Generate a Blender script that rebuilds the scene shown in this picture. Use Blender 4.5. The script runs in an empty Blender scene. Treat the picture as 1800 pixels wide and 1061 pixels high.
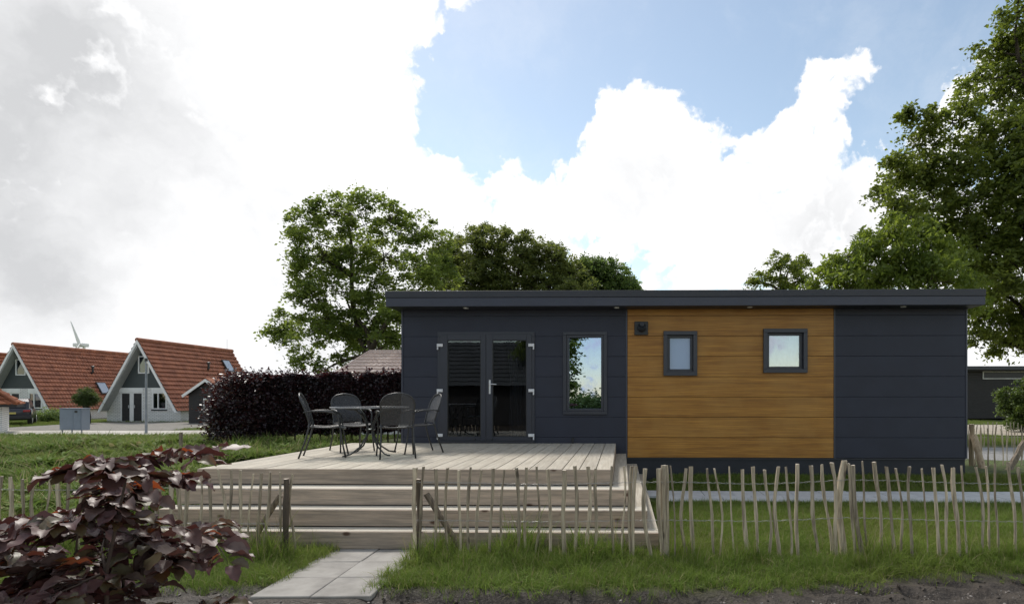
import bpy, bmesh, math, random
import numpy as np
from mathutils import Vector, Matrix, Euler
R = math.radians
rnd = random.Random(7)
NP = np.random.default_rng(11)
SC = bpy.context.scene
COL = SC.collection

# ------------------------------------------------------------------ camera
YAW = R(1.1); EYE = 1.64
cam_d = bpy.data.cameras.new('camera'); cam = bpy.data.objects.new('camera', cam_d); COL.objects.link(cam)
cam.location = (0, 0, EYE); cam.rotation_euler = (R(90), 0, YAW)
cam_d.sensor_width = 36; cam_d.lens = 20; cam_d.shift_x = -174/1800; cam_d.shift_y = 168.5/1800
cam_d.clip_start = 0.05; cam_d.clip_end = 5000
SC.camera = cam

# ------------------------------------------------------------------ sky and sun
SUN_EL, SUN_AZ = 52, -35
world = bpy.data.worlds.new('World'); SC.world = world; world.use_nodes = True
nt = world.node_tree; nt.nodes.clear()
def N(t, **k):
    n = nt.nodes.new(t)
    for a, b in k.items(): setattr(n, a, b)
    return n
def put(s, v):
    if isinstance(v, bpy.types.NodeSocket): nt.links.new(v, s)
    else: s.default_value = v
def M(op, a, b=None, c=None, clamp=False):
    n = N('ShaderNodeMath', operation=op, use_clamp=clamp); put(n.inputs[0], a)
    if b is not None: put(n.inputs[1], b)
    if c is not None: put(n.inputs[2], c)
    return n.outputs[0]
def VM(op, a, b=None):
    n = N('ShaderNodeVectorMath', operation=op); put(n.inputs[0], a)
    if b is not None:
        put(n.inputs['Scale'] if op == 'SCALE' else n.inputs[1], b)
    return n.outputs['Value'] if op in ('LENGTH', 'DISTANCE', 'DOT_PRODUCT') else n.outputs[0]
def NOISE(v, scale, detail=4, rough=.5, color=False):
    n = N('ShaderNodeTexNoise'); put(n.inputs['Vector'], v); n.inputs['Scale'].default_value = scale
    n.inputs['Detail'].default_value = detail; n.inputs['Roughness'].default_value = rough
    return n.outputs['Color' if color else 'Fac']
def SMOOTH(v, a, b, lo=0., hi=1.):
    n = N('ShaderNodeMapRange', interpolation_type='SMOOTHSTEP'); put(n.inputs['Value'], v)
    n.inputs['From Min'].default_value = a; n.inputs['From Max'].default_value = b
    n.inputs['To Min'].default_value = lo; n.inputs['To Max'].default_value = hi
    return n.outputs[0]
def MIX(f, a, b):
    n = N('ShaderNodeMix', data_type='RGBA'); put(n.inputs['Factor'], f); put(n.inputs[6], a); put(n.inputs[7], b)
    return n.outputs[2]
tc = N('ShaderNodeTexCoord'); D = VM('NORMALIZE', tc.outputs['Generated'])
warp = VM('SCALE', VM('SUBTRACT', NOISE(D, 7, 6, .62, True), (.5, .5, .5)), .11)
DW = VM('ADD', D, warp)
# where the gaps and the towers of cloud stand: (direction, size, weight)
GAPS = [(0.054, 0.827, 0.559, 0.2, -0.75), (0.419, 0.755, 0.505, 0.1, -1.11), (-0.21, 0.855, 0.475, 0.1, -1.22), (0.543, 0.804, 0.242, 0.2, 0.7), (0.059, 0.918, 0.393, 0.1, 0.4), (-0.43, 0.863, 0.266, 0.2, 0.53), (0.25, 0.803, 0.541, 0.055, -1.32), (0.511, 0.695, 0.506, 0.055, -0.98), (-0.294, 0.79, 0.538, 0.055, 0.5), (-0.097, 0.8, 0.592, 0.055, -0.85), (0.177, 0.942, 0.286, 0.2, 0.37), (0.214, 0.856, 0.471, 0.055, -1.26), (0.33, 0.762, 0.558, 0.055, -0.88), (-0.108, 0.892, 0.439, 0.055, -1.29), (0.154, 0.819, 0.552, 0.055, -0.64), (0.533, 0.724, 0.439, 0.055, 0.57), (0.31, 0.833, 0.458, 0.055, 1.0), (0.363, 0.838, 0.408, 0.055, -0.59), (-0.267, 0.864, 0.427, 0.055, -1.06), (-0.377, 0.868, 0.321, 0.055, -0.69), (0.002, 0.828, 0.561, 0.055, -0.75), (-0.371, 0.745, 0.555, 0.2, -0.36), (-0.389, 0.783, 0.486, 0.1, 0.68), (-0.241, 0.779, 0.579, 0.055, 0.77), (-0.17, 0.925, 0.341, 0.1, 0.3), (0.003, 0.898, 0.441, 0.055, 0.58), (0.543, 0.804, 0.242, 0.1, -0.59), (0.479, 0.709, 0.517, 0.2, -0.23), (-0.15, 0.818, 0.556, 0.055, -0.57), (0.397, 0.805, 0.441, 0.055, -0.75), (0.446, 0.805, 0.391, 0.055, 0.42), (0.101, 0.801, 0.59, 0.055, -0.59), (-0.05, 0.85, 0.524, 0.055, -0.55), (0.107, 0.848, 0.52, 0.055, -0.46), (-0.02, 0.94, 0.34, 0.10, 0.75), (0.16, 0.93, 0.31, 0.11, 0.6), (0.34, 0.87, 0.33, 0.09, 0.5), (-0.22, 0.93, 0.29, 0.09, 0.4)]
# cloud cover is patchier towards the open side of the sky
F = SMOOTH(VM('DOT_PRODUCT', D, (0.0, 1.0, 0.0)), -.2, .4, .22, .35)
def gauss(v, c, s, w):
    q = M('DIVIDE', VM('DISTANCE', v, c), s)
    return M('MULTIPLY', M('EXPONENT', M('MULTIPLY', M('MULTIPLY', q, q), -1.)), w)
for x, y, z, s, w in GAPS: F = M('ADD', F, gauss(DW, (x, y, z), s, w))
fb = NOISE(D, 7, 12, .66)
F = M('ADD', M('SUBTRACT', F, .10), M('MULTIPLY', M('SUBTRACT', fb, .5), 2.1))
def billow(scale, amp):
    v = N('ShaderNodeTexVoronoi', feature='SMOOTH_F1'); put(v.inputs['Vector'], DW); v.inputs['Scale'].default_value = scale; v.inputs['Smoothness'].default_value = .35
    return M('MULTIPLY', M('SUBTRACT', .45, v.outputs['Distance']), amp)
fine = M('SUBTRACT', NOISE(DW, 34, 10, .68), .5)
bil = M('ADD', billow(9, .9), M('ADD', billow(19, 1.0), M('ADD', billow(42, .65), billow(90, .35))))
F = M('ADD', F, M('ADD', bil, M('MULTIPLY', fine, .45)))
F = M('ADD', F, SMOOTH(VM('DOT_PRODUCT', D, tuple(Vector((-.75, .62, .25)).normalized())), .80, .93, 0., 1.1))
cover = SMOOTH(F, -.10, .34)
thin = M('ADD', cover, M('MULTIPLY', SMOOTH(NOISE(DW, 4, 8, .65), .48, .85), .22), clamp=True)
# grey undersides
G = M('ADD', M('MULTIPLY', SMOOTH(NOISE(DW, 3.2, 6, .55), .46, .72), .30), M('MULTIPLY', bil, -.16))
GREY = [(-.70, .60, .33, .15, .60), (-.72, .66, .22, .10, .45), (-.70, .68, .135, .06, .55), (.30, .88, .26, .12, .38), (.0, .95, .30, .08, .2), (-.45, .88, .08, .10, .30), (-.62,.66,.42,.1,.35)]
for x, y, z, s, w in GREY:
    l = math.sqrt(x*x+y*y+z*z); G = M('ADD', G, gauss(DW, (x/l, y/l, z/l), s, w))
G = M('ADD', G, M('MULTIPLY', SMOOTH(NOISE(DW, 8, 6, .6), .42, .75), .16))
G = M('MULTIPLY', G, M('MULTIPLY', SMOOTH(F, .1, .9), M('MULTIPLY_ADD', NOISE(DW, 5.5, 6, .55), 1.5, .25)), clamp=True)
sky = N('ShaderNodeTexSky', sky_type='NISHITA'); sky.sun_disc = False
sky.sun_elevation = R(SUN_EL); sky.sun_rotation = R(SUN_AZ); sky.air_density = 1.0; sky.dust_density = 0.25; sky.ozone_density = 1.0
white = MIX(G, (9.8, 9.82, 9.9, 1), (5.9, 5.97, 6.1, 1))
skyc = VM('MULTIPLY', sky.outputs[0], (2.05, 1.78, 1.44))
skycol = MIX(thin, skyc, white)
bg = N('ShaderNodeBackground'); put(bg.inputs[0], skycol); bg.inputs[1].default_value = .09
out = N('ShaderNodeOutputWorld'); nt.links.new(bg.outputs[0], out.inputs[0])
world.cycles.sampling_method = 'MANUAL'; world.cycles.sample_map_resolution = 512
sun_d = bpy.data.lights.new('sun', 'SUN'); sun = bpy.data.objects.new('sun', sun_d); COL.objects.link(sun)
sun_d.energy = 2.6; sun_d.angle = R(11); sun_d.color = (1, .95, .88)
sd = Vector((math.sin(R(SUN_AZ))*math.cos(R(SUN_EL)), math.cos(R(SUN_AZ))*math.cos(R(SUN_EL)), math.sin(R(SUN_EL))))
sun.rotation_euler = sd.to_track_quat('Z', 'Y').to_euler(); sun.location = (0, 0, 30)
SC.view_settings.view_transform = 'Standard'; SC.view_settings.look = 'None'
SC.view_settings.exposure = .36; SC.view_settings.gamma = 1; SC.view_settings.use_curve_mapping = False
SC.cycles.max_bounces = 8; SC.cycles.transparent_max_bounces = 24

# ------------------------------------------------------------------ helpers
def at(px, py, Y):
    """point of the depth plane y=Y that the photograph shows at px, py (1800x1061)"""
    dx = (px-1074)/1000; c, s = math.cos(YAW), math.sin(YAW)
    X, Yd = dx*c-s, dx*s+c
    k = Y/Yd
    return X*k, EYE+(699-py)/1000*k
def ax(px, Y): return at(px, 699, Y)[0]
class MB:
    def __init__(s): s.v = []; s.f = []
    def add(s, vs, fs):
        n = len(s.v); s.v += [tuple(v) for v in vs]; s.f += [tuple(i+n for i in f) for f in fs]; return s
    def box(s, x0, x1, y0, y1, z0, z1):
        return s.add([(x0,y0,z0),(x1,y0,z0),(x1,y1,z0),(x0,y1,z0),(x0,y0,z1),(x1,y0,z1),(x1,y1,z1),(x0,y1,z1)],
                     [(0,3,2,1),(4,5,6,7),(0,1,5,4),(1,2,6,5),(2,3,7,6),(3,0,4,7)])
    def tube(s, pts, rad, n=6, cap=True):
        pts = [Vector(p) for p in pts]; m = len(pts)
        if not hasattr(rad, '__len__'): rad = [rad]*m
        vs = []; ref = None
        for i, p in enumerate(pts):
            d = (pts[min(i+1, m-1)]-pts[max(i-1, 0)]).normalized()
            if ref is None: ref = Vector((1,0,0)) if abs(d.x) < .8 else Vector((0,1,0))
            u = (ref-d*ref.dot(d)).normalized(); ref = u; w = d.cross(u)
            for k in range(n):
                a = 2*math.pi*k/n; vs.append(p+(u*math.cos(a)+w*math.sin(a))*rad[i])
        fs = [(i*n+k, i*n+(k+1)%n, (i+1)*n+(k+1)%n, (i+1)*n+k) for i in range(m-1) for k in range(n)]
        if cap: fs += [tuple(range(n))[::-1], tuple(range((m-1)*n, m*n))]
        return s.add(vs, fs)
    def prism(s, poly, axis, a, b):
        """2D outline (u,v) extruded along an axis; axis y: (x,z) outline"""
        P = {'y': lambda u, v, t: (u, t, v), 'x': lambda u, v, t: (t, u, v), 'z': lambda u, v, t: (u, v, t)}[axis]
        n = len(poly); vs = [P(u, v, a) for u, v in poly]+[P(u, v, b) for u, v in poly]
        return s.add(vs, [tuple(range(n))[::-1], tuple(range(n, 2*n))]+[(i, (i+1)%n, n+(i+1)%n, n+i) for i in range(n)])
    def lathe(s, prof, n=24, c=(0,0,0)):
        m = len(prof); vs = [(c[0]+r*math.cos(2*math.pi*k/n), c[1]+r*math.sin(2*math.pi*k/n), c[2]+z) for r, z in prof for k in range(n)]
        return s.add(vs, [(i*n+k, i*n+(k+1)%n, (i+1)*n+(k+1)%n, (i+1)*n+k) for i in range(m-1) for k in range(n)]+[tuple(range(n))[::-1], tuple(range((m-1)*n, m*n))])
    def mesh(s, name, mat, bevel=0, smooth=False):
        me = bpy.data.meshes.new(name); me.from_pydata(s.v, [], s.f)
        bm = bmesh.new(); bm.from_mesh(me); bmesh.ops.recalc_face_normals(bm, faces=bm.faces)
        if bevel: bmesh.ops.bevel(bm, geom=bm.edges[:], offset=bevel, segments=1, affect='EDGES', clamp_overlap=True)
        bm.to_mesh(me); bm.free(); me.materials.append(mat)
        if smooth: me.polygons.foreach_set('use_smooth', [True]*len(me.polygons))
        return me
    def build(s, name, mat, parent=None, bevel=0, smooth=False, loc=None):
        return link(name, s.mesh(name, mat, bevel, smooth), parent, loc)
def link(name, me, parent=None, loc=None):
    o = bpy.data.objects.new(name, me); COL.objects.link(o)
    if parent is not None: o.parent = parent
    if loc is not None: o.location = loc
    return o
def tag(o, label=None, cat=None, group=None, kind=None):
    for k, v in (('label', label), ('category', cat), ('group', group), ('kind', kind)):
        if v: o[k] = v
    return o
def thing(name, label, cat, loc=(0,0,0), rz=0, group=None):
    o = bpy.data.objects.new(name, None); COL.objects.link(o); o.location = loc; o.rotation_euler = (0,0,rz)
    return tag(o, label, cat, group)
def copy_tree(o, parent=None):
    c = o.copy(); COL.objects.link(c); c.parent = parent
    for ch in list(o.children): copy_tree(ch, c)
    return c
def np_mesh(name, V, Fq, mat, k=4, smooth=False):
    me = bpy.data.meshes.new(name); V = np.asarray(V, np.float32); Fq = np.asarray(Fq, np.int32)
    me.vertices.add(len(V)); me.vertices.foreach_set('co', V.ravel())
    me.loops.add(Fq.size); me.loops.foreach_set('vertex_index', Fq.ravel())
    me.polygons.add(len(Fq)); me.polygons.foreach_set('loop_start', np.arange(len(Fq), dtype=np.int32)*k)
    me.polygons.foreach_set('loop_total', np.full(len(Fq), k, np.int32))
    if smooth: me.polygons.foreach_set('use_smooth', np.ones(len(Fq), bool))
    me.update(calc_edges=True); me.validate(); me.materials.append(mat); return me
def vnoise(x, y, seed=0):
    x = np.asarray(x, float); y = np.asarray(y, float)
    def h(i, j):
        n = (i.astype(np.int64)*374761393+j.astype(np.int64)*668265263+seed*1442695041) & 0xffffffff
        n = ((n ^ (n >> 13))*1274126177) & 0xffffffff
        return ((n ^ (n >> 16)) & 0xffff)/65535.
    i = np.floor(x); j = np.floor(y); u = x-i; v = y-j; u = u*u*(3-2*u); v = v*v*(3-2*v)
    return (h(i,j)*(1-u)+h(i+1,j)*u)*(1-v)+(h(i,j+1)*(1-u)+h(i+1,j+1)*u)*v
def fbm(x, y, seed=0, o=4):
    r = 0; a = .5
    for k in range(o): r = r+a*vnoise(x*2**k+k*17.3, y*2**k-k*9.1, seed+k); a *= .5
    return r

# ------------------------------------------------------------------ materials
def shader(name):
    global nt
    m = bpy.data.materials.new(name); m.use_nodes = True; nt = m.node_tree; nt.nodes.clear()
    return m
def finish(sh):
    o = N('ShaderNodeOutputMaterial'); nt.links.new(sh, o.inputs[0])
def PB(col, rough=.6, spec=.5, metal=0, bump=None, bs=.3, bd=.01, coat=0):
    p = N('ShaderNodeBsdfPrincipled'); put(p.inputs['Base Color'], col if isinstance(col, bpy.types.NodeSocket) else (*col, 1)); put(p.inputs['Roughness'], rough)
    p.inputs['Specular IOR Level'].default_value = spec; p.inputs['Metallic'].default_value = metal
    p.inputs['Coat Weight'].default_value = coat
    if bump is not None:
        b = N('ShaderNodeBump'); b.inputs['Strength'].default_value = bs; b.inputs['Distance'].default_value = bd
        put(b.inputs['Height'], bump); nt.links.new(b.outputs[0], p.inputs['Normal'])
    return p.outputs[0]
def c4(c): return (*c, 1)
def ocoord(scale=(1,1,1), random_off=True, world_space=False):
    if world_space: v = N('ShaderNodeNewGeometry').outputs['Position']
    else: v = N('ShaderNodeTexCoord').outputs['Object']
    if random_off:
        r = N('ShaderNodeObjectInfo').outputs['Random']
        cx = N('ShaderNodeCombineXYZ'); put(cx.inputs[0], M('MULTIPLY', r, 37.)); put(cx.inputs[1], M('MULTIPLY', r, 91.)); put(cx.inputs[2], M('MULTIPLY', r, 53.))
        v = VM('ADD', v, cx.outputs[0])
    return VM('MULTIPLY', v, tuple(scale))
def plain(name, c1, c2=None, rough=.6, scale=6, spec=.5, metal=0, bs=.15, bd=.004, detail=6, world_space=False, stretch=(1,1,1)):
    m = shader(name); c2 = c2 or tuple(x*.8 for x in c1)
    v = ocoord(stretch, not world_space, world_space); n = NOISE(v, scale, detail, .6)
    col = MIX(SMOOTH(n, .3, .7), c4(c1), c4(c2))
    finish(PB(col, rough, spec, metal, NOISE(v, scale*6, 3), bs, bd)); return m
def wood(name, c1, c2, knot, axis=0, rough=.75, gs=1., shade_var=.25, knots=.5):
    """sawn timber: grain along the given axis, knots, board-to-board variation"""
    m = shader(name); st = [9*gs]*3; st[axis] = .55*gs
    v = ocoord(st); g = NOISE(v, 3, 6, .65)
    st2 = [70*gs]*3; st2[axis] = 2*gs; g2 = NOISE(ocoord(st2), 1, 3, .6)
    st3 = [5.0]*3; st3[axis] = 2.6
    k = N('ShaderNodeTexVoronoi'); put(k.inputs['Vector'], ocoord(st3)); k.inputs['Scale'].default_value = 1.
    kn = SMOOTH(M('ADD', k.outputs['Distance'], M('MULTIPLY', g2, .06)), .09, .19, knots, 0.)
    col = MIX(SMOOTH(g, .3, .72), c4(c1), c4(c2)); col = MIX(M('MULTIPLY', SMOOTH(g2, .45, .75), .35), col, c4(tuple(x*.55 for x in c2)))
    col = MIX(kn, col, c4(knot))
    dirt = NOISE(ocoord((1.2, 1.2, 1.2)), 2.2, 6, .65)
    col = MIX(M('MULTIPLY', SMOOTH(dirt, .45, .8), .35), col, c4(tuple(x*.5 for x in c1)))
    r = N('ShaderNodeObjectInfo').outputs['Random']
    hsv = N('ShaderNodeHueSaturation'); put(hsv.inputs['Color'], col); put(hsv.inputs['Value'], M('MULTIPLY_ADD', r, shade_var, 1-shade_var/2))
    finish(PB(hsv.outputs[0], rough, .3, 0, M('ADD', g2, M('MULTIPLY', g, .5)), .5, .003)); return m
def leafmat(name, c1, c2, c3, trans=.35, rough=.5, spec=.4, tcol=None):
    m = shader(name); isl = N('ShaderNodeNewGeometry').outputs['Random Per Island']
    pos = N('ShaderNodeNewGeometry').outputs['Position']; big = NOISE(pos, .8, 3)
    col = MIX(isl, c4(c1), c4(c2)); col = MIX(SMOOTH(big, .4, .7), col, c4(c3))
    p = PB(col, rough, spec)
    t = N('ShaderNodeBsdfTranslucent')
    if tcol: t.inputs[0].default_value = c4(tcol)
    else:
        h = N('ShaderNodeHueSaturation'); put(h.inputs['Color'], col); h.inputs['Value'].default_value = 1.5; h.inputs['Saturation'].default_value = 1.1; h.inputs['Hue'].default_value=.49
        put(t.inputs[0], h.outputs[0])
    x = N('ShaderNodeMixShader'); x.inputs[0].default_value = trans; nt.links.new(p, x.inputs[1]); nt.links.new(t.outputs[0], x.inputs[2])
    finish(x.outputs[0]); return m
def glass(name, refl=.12, tint=(.9,.95,1), dark=(.75,.8,.85), rough=0.):
    m = shader(name)
    t = N('ShaderNodeBsdfTransparent'); t.inputs[0].default_value = c4(dark)
    g = N('ShaderNodeBsdfGlossy'); g.inputs[0].default_value = c4(tint); g.inputs['Roughness'].default_value = rough
    n = NOISE(ocoord((1,1,1), True), 1.3, 2)
    b = N('ShaderNodeBump'); b.inputs['Strength'].default_value = .02; b.inputs['Distance'].default_value = .02; put(b.inputs['Height'], n); nt.links.new(b.outputs[0], g.inputs['Normal'])
    fr = N('ShaderNodeFresnel'); fr.inputs[0].default_value = 1.5
    f = M('ADD', fr.outputs[0], refl, clamp=True)
    x = N('ShaderNodeMixShader'); put(x.inputs[0], f); nt.links.new(t.outputs[0], x.inputs[1]); nt.links.new(g.outputs[0], x.inputs[2])
    finish(x.outputs[0]); return m

navy = plain('navy_cladding', (.0250,.0290,.0475), (.0212,.0243,.0395), .55, 2.2, .4, bs=.25, bd=.002)
navy_trim = plain('navy_trim', (.038,.043,.066), (.034,.038,.058), .42, 3, .5)
navy_top = plain('navy_roof_trim', (.030,.032,.042), (.025,.027,.035), .5, 3, .5)
navy_frame = plain('navy_window_frame', (.034,.037,.051), (.030,.033,.045), .4, 4, .5)
plinth_m = plain('dark_plinth', (.022,.025,.033), (.016,.018,.024), .7, 3)
chrome = plain('satin_metal', (.75,.75,.76), (.62,.62,.64), .35, 8, .6, metal=.6)
hinge_m = plain('white_hinge', (.72,.72,.74), (.62,.62,.65), .4, 8)
black_m = plain('black_plastic', (.02,.021,.023), (.014,.015,.017), .45, 8)
void_m = plain('dark_interior', (.035,.032,.03), (.022,.02,.02), .9, 2)
white_m = plain('white_paint', (.82,.82,.81), (.74,.74,.73), .5, 3)
cream_m = plain('pale_render', (.6,.6,.57), (.5,.5,.48), .8, 3)
deck_top = wood('lit_deck_wood', (.50,.455,.375), (.37,.325,.255), (.20,.15,.10), 1, shade_var=.22, knots=.45)  # weathered boards; light falling on the flat tops is put into the paler colour
deck_top_x = wood('lit_step_wood', (.54,.50,.42), (.42,.38,.31), (.22,.16,.11), 0, shade_var=.2, knots=.45)  # treads also painted paler than the risers, for the light on their tops
deck_riser = wood('grey_riser_wood', (.52,.41,.315), (.28,.235,.19), (.085,.045,.03), 0, shade_var=.35, knots=.95)
frame_wood = wood('rough_frame_wood', (.07,.06,.048), (.04,.034,.026), (.04,.03,.02), 0)  # colour darkened so the gaps around the boards read as shadow lines
picket_m = wood('weathered_chestnut', (.60,.505,.365), (.19,.15,.11), (.07,.05,.035), 2, gs=1.6, shade_var=.6, knots=.8)
post_m = wood('dark_post_wood', (.30,.24,.18), (.10,.08,.06), (.04,.03,.02), 2, gs=1.2, shade_var=.4)
dark_post = wood('bark_covered_wood', (.15,.115,.085), (.065,.05,.038), (.03,.02,.015), 2, gs=1.2, shade_var=.3)
brace_m = wood('stripped_log_wood', (.46,.37,.25), (.27,.20,.13), (.09,.06,.04), 2, gs=1.2)
endgrain = plain('sawn_end', (.62,.55,.45), (.38,.31,.24), .8, 40)
wire_m = plain('galvanised_wire', (.42,.42,.40), (.30,.29,.27), .45, 10, .5, metal=.3)
chair_m = plain('anthracite_steel', (.030,.031,.033), (.024,.025,.027), .38, 10, .5)
table_edge = plain('table_rim', (.25,.26,.27), (.2,.2,.21), .3, 10, .6)
bark = plain('bark', (.085,.068,.048), (.038,.031,.023), .9, 3, .2, bs=.8, bd=.05, stretch=(3,3,.6))
twig_m = plain('twig', (.09,.06,.045), (.05,.035,.028), .8, 12)
concrete_m = plain('concrete_slab', (.345,.325,.295), (.225,.21,.19), .85, 3.2, .25, bs=.4, bd=.002, detail=9)
concrete_lt = plain('pale_concrete_road', (.50,.47,.42), (.38,.36,.32), .9, .6, .2, world_space=True, detail=8)
tile_red = plain('terracotta_tile', (.42,.175,.105), (.25,.105,.068), .85, 2.2, .25, detail=8, bs=.2)
tile_dark = plain('dark_tile', (.07,.075,.08), (.045,.05,.052), .8, .9)
tile_red2 = plain('terracotta_tile_aged', (.36,.13,.065), (.20,.075,.042), .85, .9, .25, detail=8)
green_clad = plain('green_grey_cladding', (.052,.064,.067), (.043,.054,.057), .6, 1.2)
shed_black = plain('black_stained_boards', (.022,.021,.022), (.034,.032,.032), .75, 3, stretch=(1,1,6))
grey_box = plain('grey_cabinet', (.20,.235,.29), (.17,.2,.25), .5, 2)
pole_m = plain('grey_pole', (.26,.28,.31), (.2,.22,.25), .45, 4, metal=.3)
def boards_mat():
    m = shader('golden_oak_foil')
    v = ocoord((.55, 5, 9)); g = NOISE(v, 1.7, 7, .62)
    g2 = NOISE(ocoord((1.2, 60, 60)), 1, 4, .6); g3 = NOISE(ocoord((1.6,1.6,1.6)), 1.0, 4)
    w = N('ShaderNodeTexWave', wave_type='BANDS', bands_direction='Z', wave_profile='SIN'); put(w.inputs['Vector'], ocoord((.16, 1, 2.3)))
    w.inputs['Scale'].default_value = 3.4; w.inputs['Distortion'].default_value = 9; w.inputs['Detail'].default_value = 4; w.inputs['Detail Scale'].default_value = 1.6
    col = MIX(SMOOTH(g, .30, .70), (.49,.232,.038,1), (.29,.125,.018,1))
    col = MIX(M('MULTIPLY', w.outputs['Fac'], .40), col, (.19,.082,.018,1))
    col = MIX(M('MULTIPLY', SMOOTH(g2, .4, .7), .40), col, (.16,.070,.018,1))
    col = MIX(M('MULTIPLY', SMOOTH(g3, .4, .7), .25), col, (.50,.28,.075,1))
    finish(PB(col, .5, .4, 0, g2, .2, .001)); return m
oak = boards_mat()
def brick_mat():
    m = shader('white_painted_brick'); v = ocoord((1,1,1), False)
    sp = N('ShaderNodeSeparateXYZ'); put(sp.inputs[0], v); cb = N('ShaderNodeCombineXYZ')
    put(cb.inputs[0], M('ADD', sp.outputs[0], sp.outputs[1])); put(cb.inputs[1], sp.outputs[2])
    b = N('ShaderNodeTexBrick'); put(b.inputs['Vector'], cb.outputs[0])
    b.inputs['Color1'].default_value = (.80,.79,.77,1); b.inputs['Color2'].default_value = (.70,.69,.67,1); b.inputs['Mortar'].default_value = (.42,.42,.41,1)
    b.inputs['Scale'].default_value = 1; b.inputs['Brick Width'].default_value = .26; b.inputs['Row Height'].default_value = .095; b.inputs['Mortar Size'].default_value = .014
    finish(PB(b.outputs[0], .8, .2, 0, b.outputs['Fac'], -.6, .01)); return m
brick_w = brick_mat()
def tan_tile():
    return plain('tan_metal_tile', (.56,.43,.37), (.48,.37,.32), .45, 1.5, .5)
tan = tan_tile()
def mesh_weave():
    m = shader('expanded_metal_mesh'); v = N('ShaderNodeTexCoord').outputs['UV']
    sp = N('ShaderNodeSeparateXYZ'); put(sp.inputs[0], v)
    a = M('SINE', M('MULTIPLY', sp.outputs[0], 420.)); b = M('SINE', M('MULTIPLY', sp.outputs[1], 420.))
    f = SMOOTH(M('MULTIPLY', a, b), .0, .35, 0., 1.)
    t = N('ShaderNodeBsdfTransparent'); p = PB((.05,.052,.056), .4, .5)
    x = N('ShaderNodeMixShader'); put(x.inputs[0], f); nt.links.new(p, x.inputs[1]); nt.links.new(t.outputs[0], x.inputs[2])
    finish(x.outputs[0]); return m
weave = mesh_weave()
pane_big = glass('clear_coated_pane', .46, (.58,.72,1.0), (.55,.6,.65))  # blue of the mirrored sky is put into this reflection tint
pane_clear = glass('thin_clear_pane', .20, (.82,.90,1.0), (.95,.96,.98))
pane_door = glass('clear_door_pane', .035, (.9,.95,1), (.6,.62,.64))
pane_far = glass('far_pane', .07, (.85,.92,1), (.3,.33,.36))
pane_table = glass('table_glass', .08, (1,1,1), (.72,.76,.76))
def frosted():
    m = shader('frosted_pane')
    d = PB((.30,.42,.62), .28, .6, bump=NOISE(ocoord((1,1,1)), 300, 2), bs=.1, bd=.001, coat=.3); finish(d); return m
frost = frosted()
film_m = plain('white_window_film', (.84,.88,.93), (.74,.80,.88), .6, 5)

# ------------------------------------------------------------------ ground
DXL, DXR = ax(349, 0), 0
FY = 10.87                                                           # facade plane
D1 = 6.90                                                            # front edge of the terrace
dl = ax(349, D1); dr = ax(1077, D1)
DECK_Z = .775
def sstep(x, a, b): t = np.clip((x-a)/(b-a), 0, 1); return t*t*(3-2*t)
def mud_edge(x): return 4.78+.46*sstep(x, .8, 3.2)+.16*(fbm(x*1.7, x*0+3.1, 5)-.5)*2
def ground_h(x, y):
    x = np.asarray(x, float); y = np.asarray(y, float)
    near = 1-sstep(y, 12, 30)
    h = (fbm(x*1.1, y*1.1, 2)-.47)*.05*near
    h = h+.15*sstep(y, 10.15, 10.8)*sstep(x, .4, .9)*(1-sstep(y, 11, 16))
    me = mud_edge(x); m = 1-sstep(y, me-.10, me+.12)
    rut = (fbm(x*1.3, y*8, 8, 5)-.5)*.20+(fbm(x*7, y*12, 9, 5)-.5)*.13
    h = h-m*.05+m*rut*.9
    h = h-.09*(1-sstep(y, 4.62, 4.78))*sstep(x, -1.9, -1.5)*(1-sstep(x, .6, 1.3))
    # flat under the paths
    p = sstep(x, -3.2, -3.0)*(1-sstep(x, -2.2, -2.0))*sstep(y, 4.5, 4.62)*(1-sstep(y, 6.5, 6.7))
    h = h*(1-p)-.012*p
    q = (sstep(y, 8.75, 8.9)*(1-sstep(y, 10.05, 10.2)))*sstep(x, .1, .3)
    h = h*(1-q)-.012*q
    far = sstep(y, 20, 28)
    h = h*(1-far)-.02*far
    # rough weedy bank left of the terrace
    b = sstep(-x, 7, 9)*sstep(y, 7, 10)*(1-sstep(y, 21, 23.5))
    h = h+b*(fbm(x*.6, y*.6, 21)-.42)*.35
    return h
def axis(segs):
    a = []
    for s, e, d in segs: a += list(np.arange(s, e, d))
    a.append(segs[-1][1]); return np.array(a)
gx = axis([(-1500,-300,200),(-300,-60,20),(-60,-20,2),(-20,-6,.25),(-6,7.5,.045),(7.5,14,.25),(14,60,2),(60,300,20),(300,1500,200)])
gy = axis([(-300,-20,20),(-20,0,2),(0,4,.4),(4,6.4,.04),(6.4,12,.15),(12,30,.4),(30,80,2),(80,300,20),(300,2500,200)])
GX, GY = np.meshgrid(gx, gy); GZ = ground_h(GX, GY)
V = np.stack([GX.ravel(), GY.ravel(), GZ.ravel()], 1); nx, ny = len(gx), len(gy)
I = (np.arange(ny-1)[:,None]*nx+np.arange(nx-1)[None]).ravel()
Fc = np.stack([I, I+1, I+1+nx, I+nx], 1)
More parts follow.
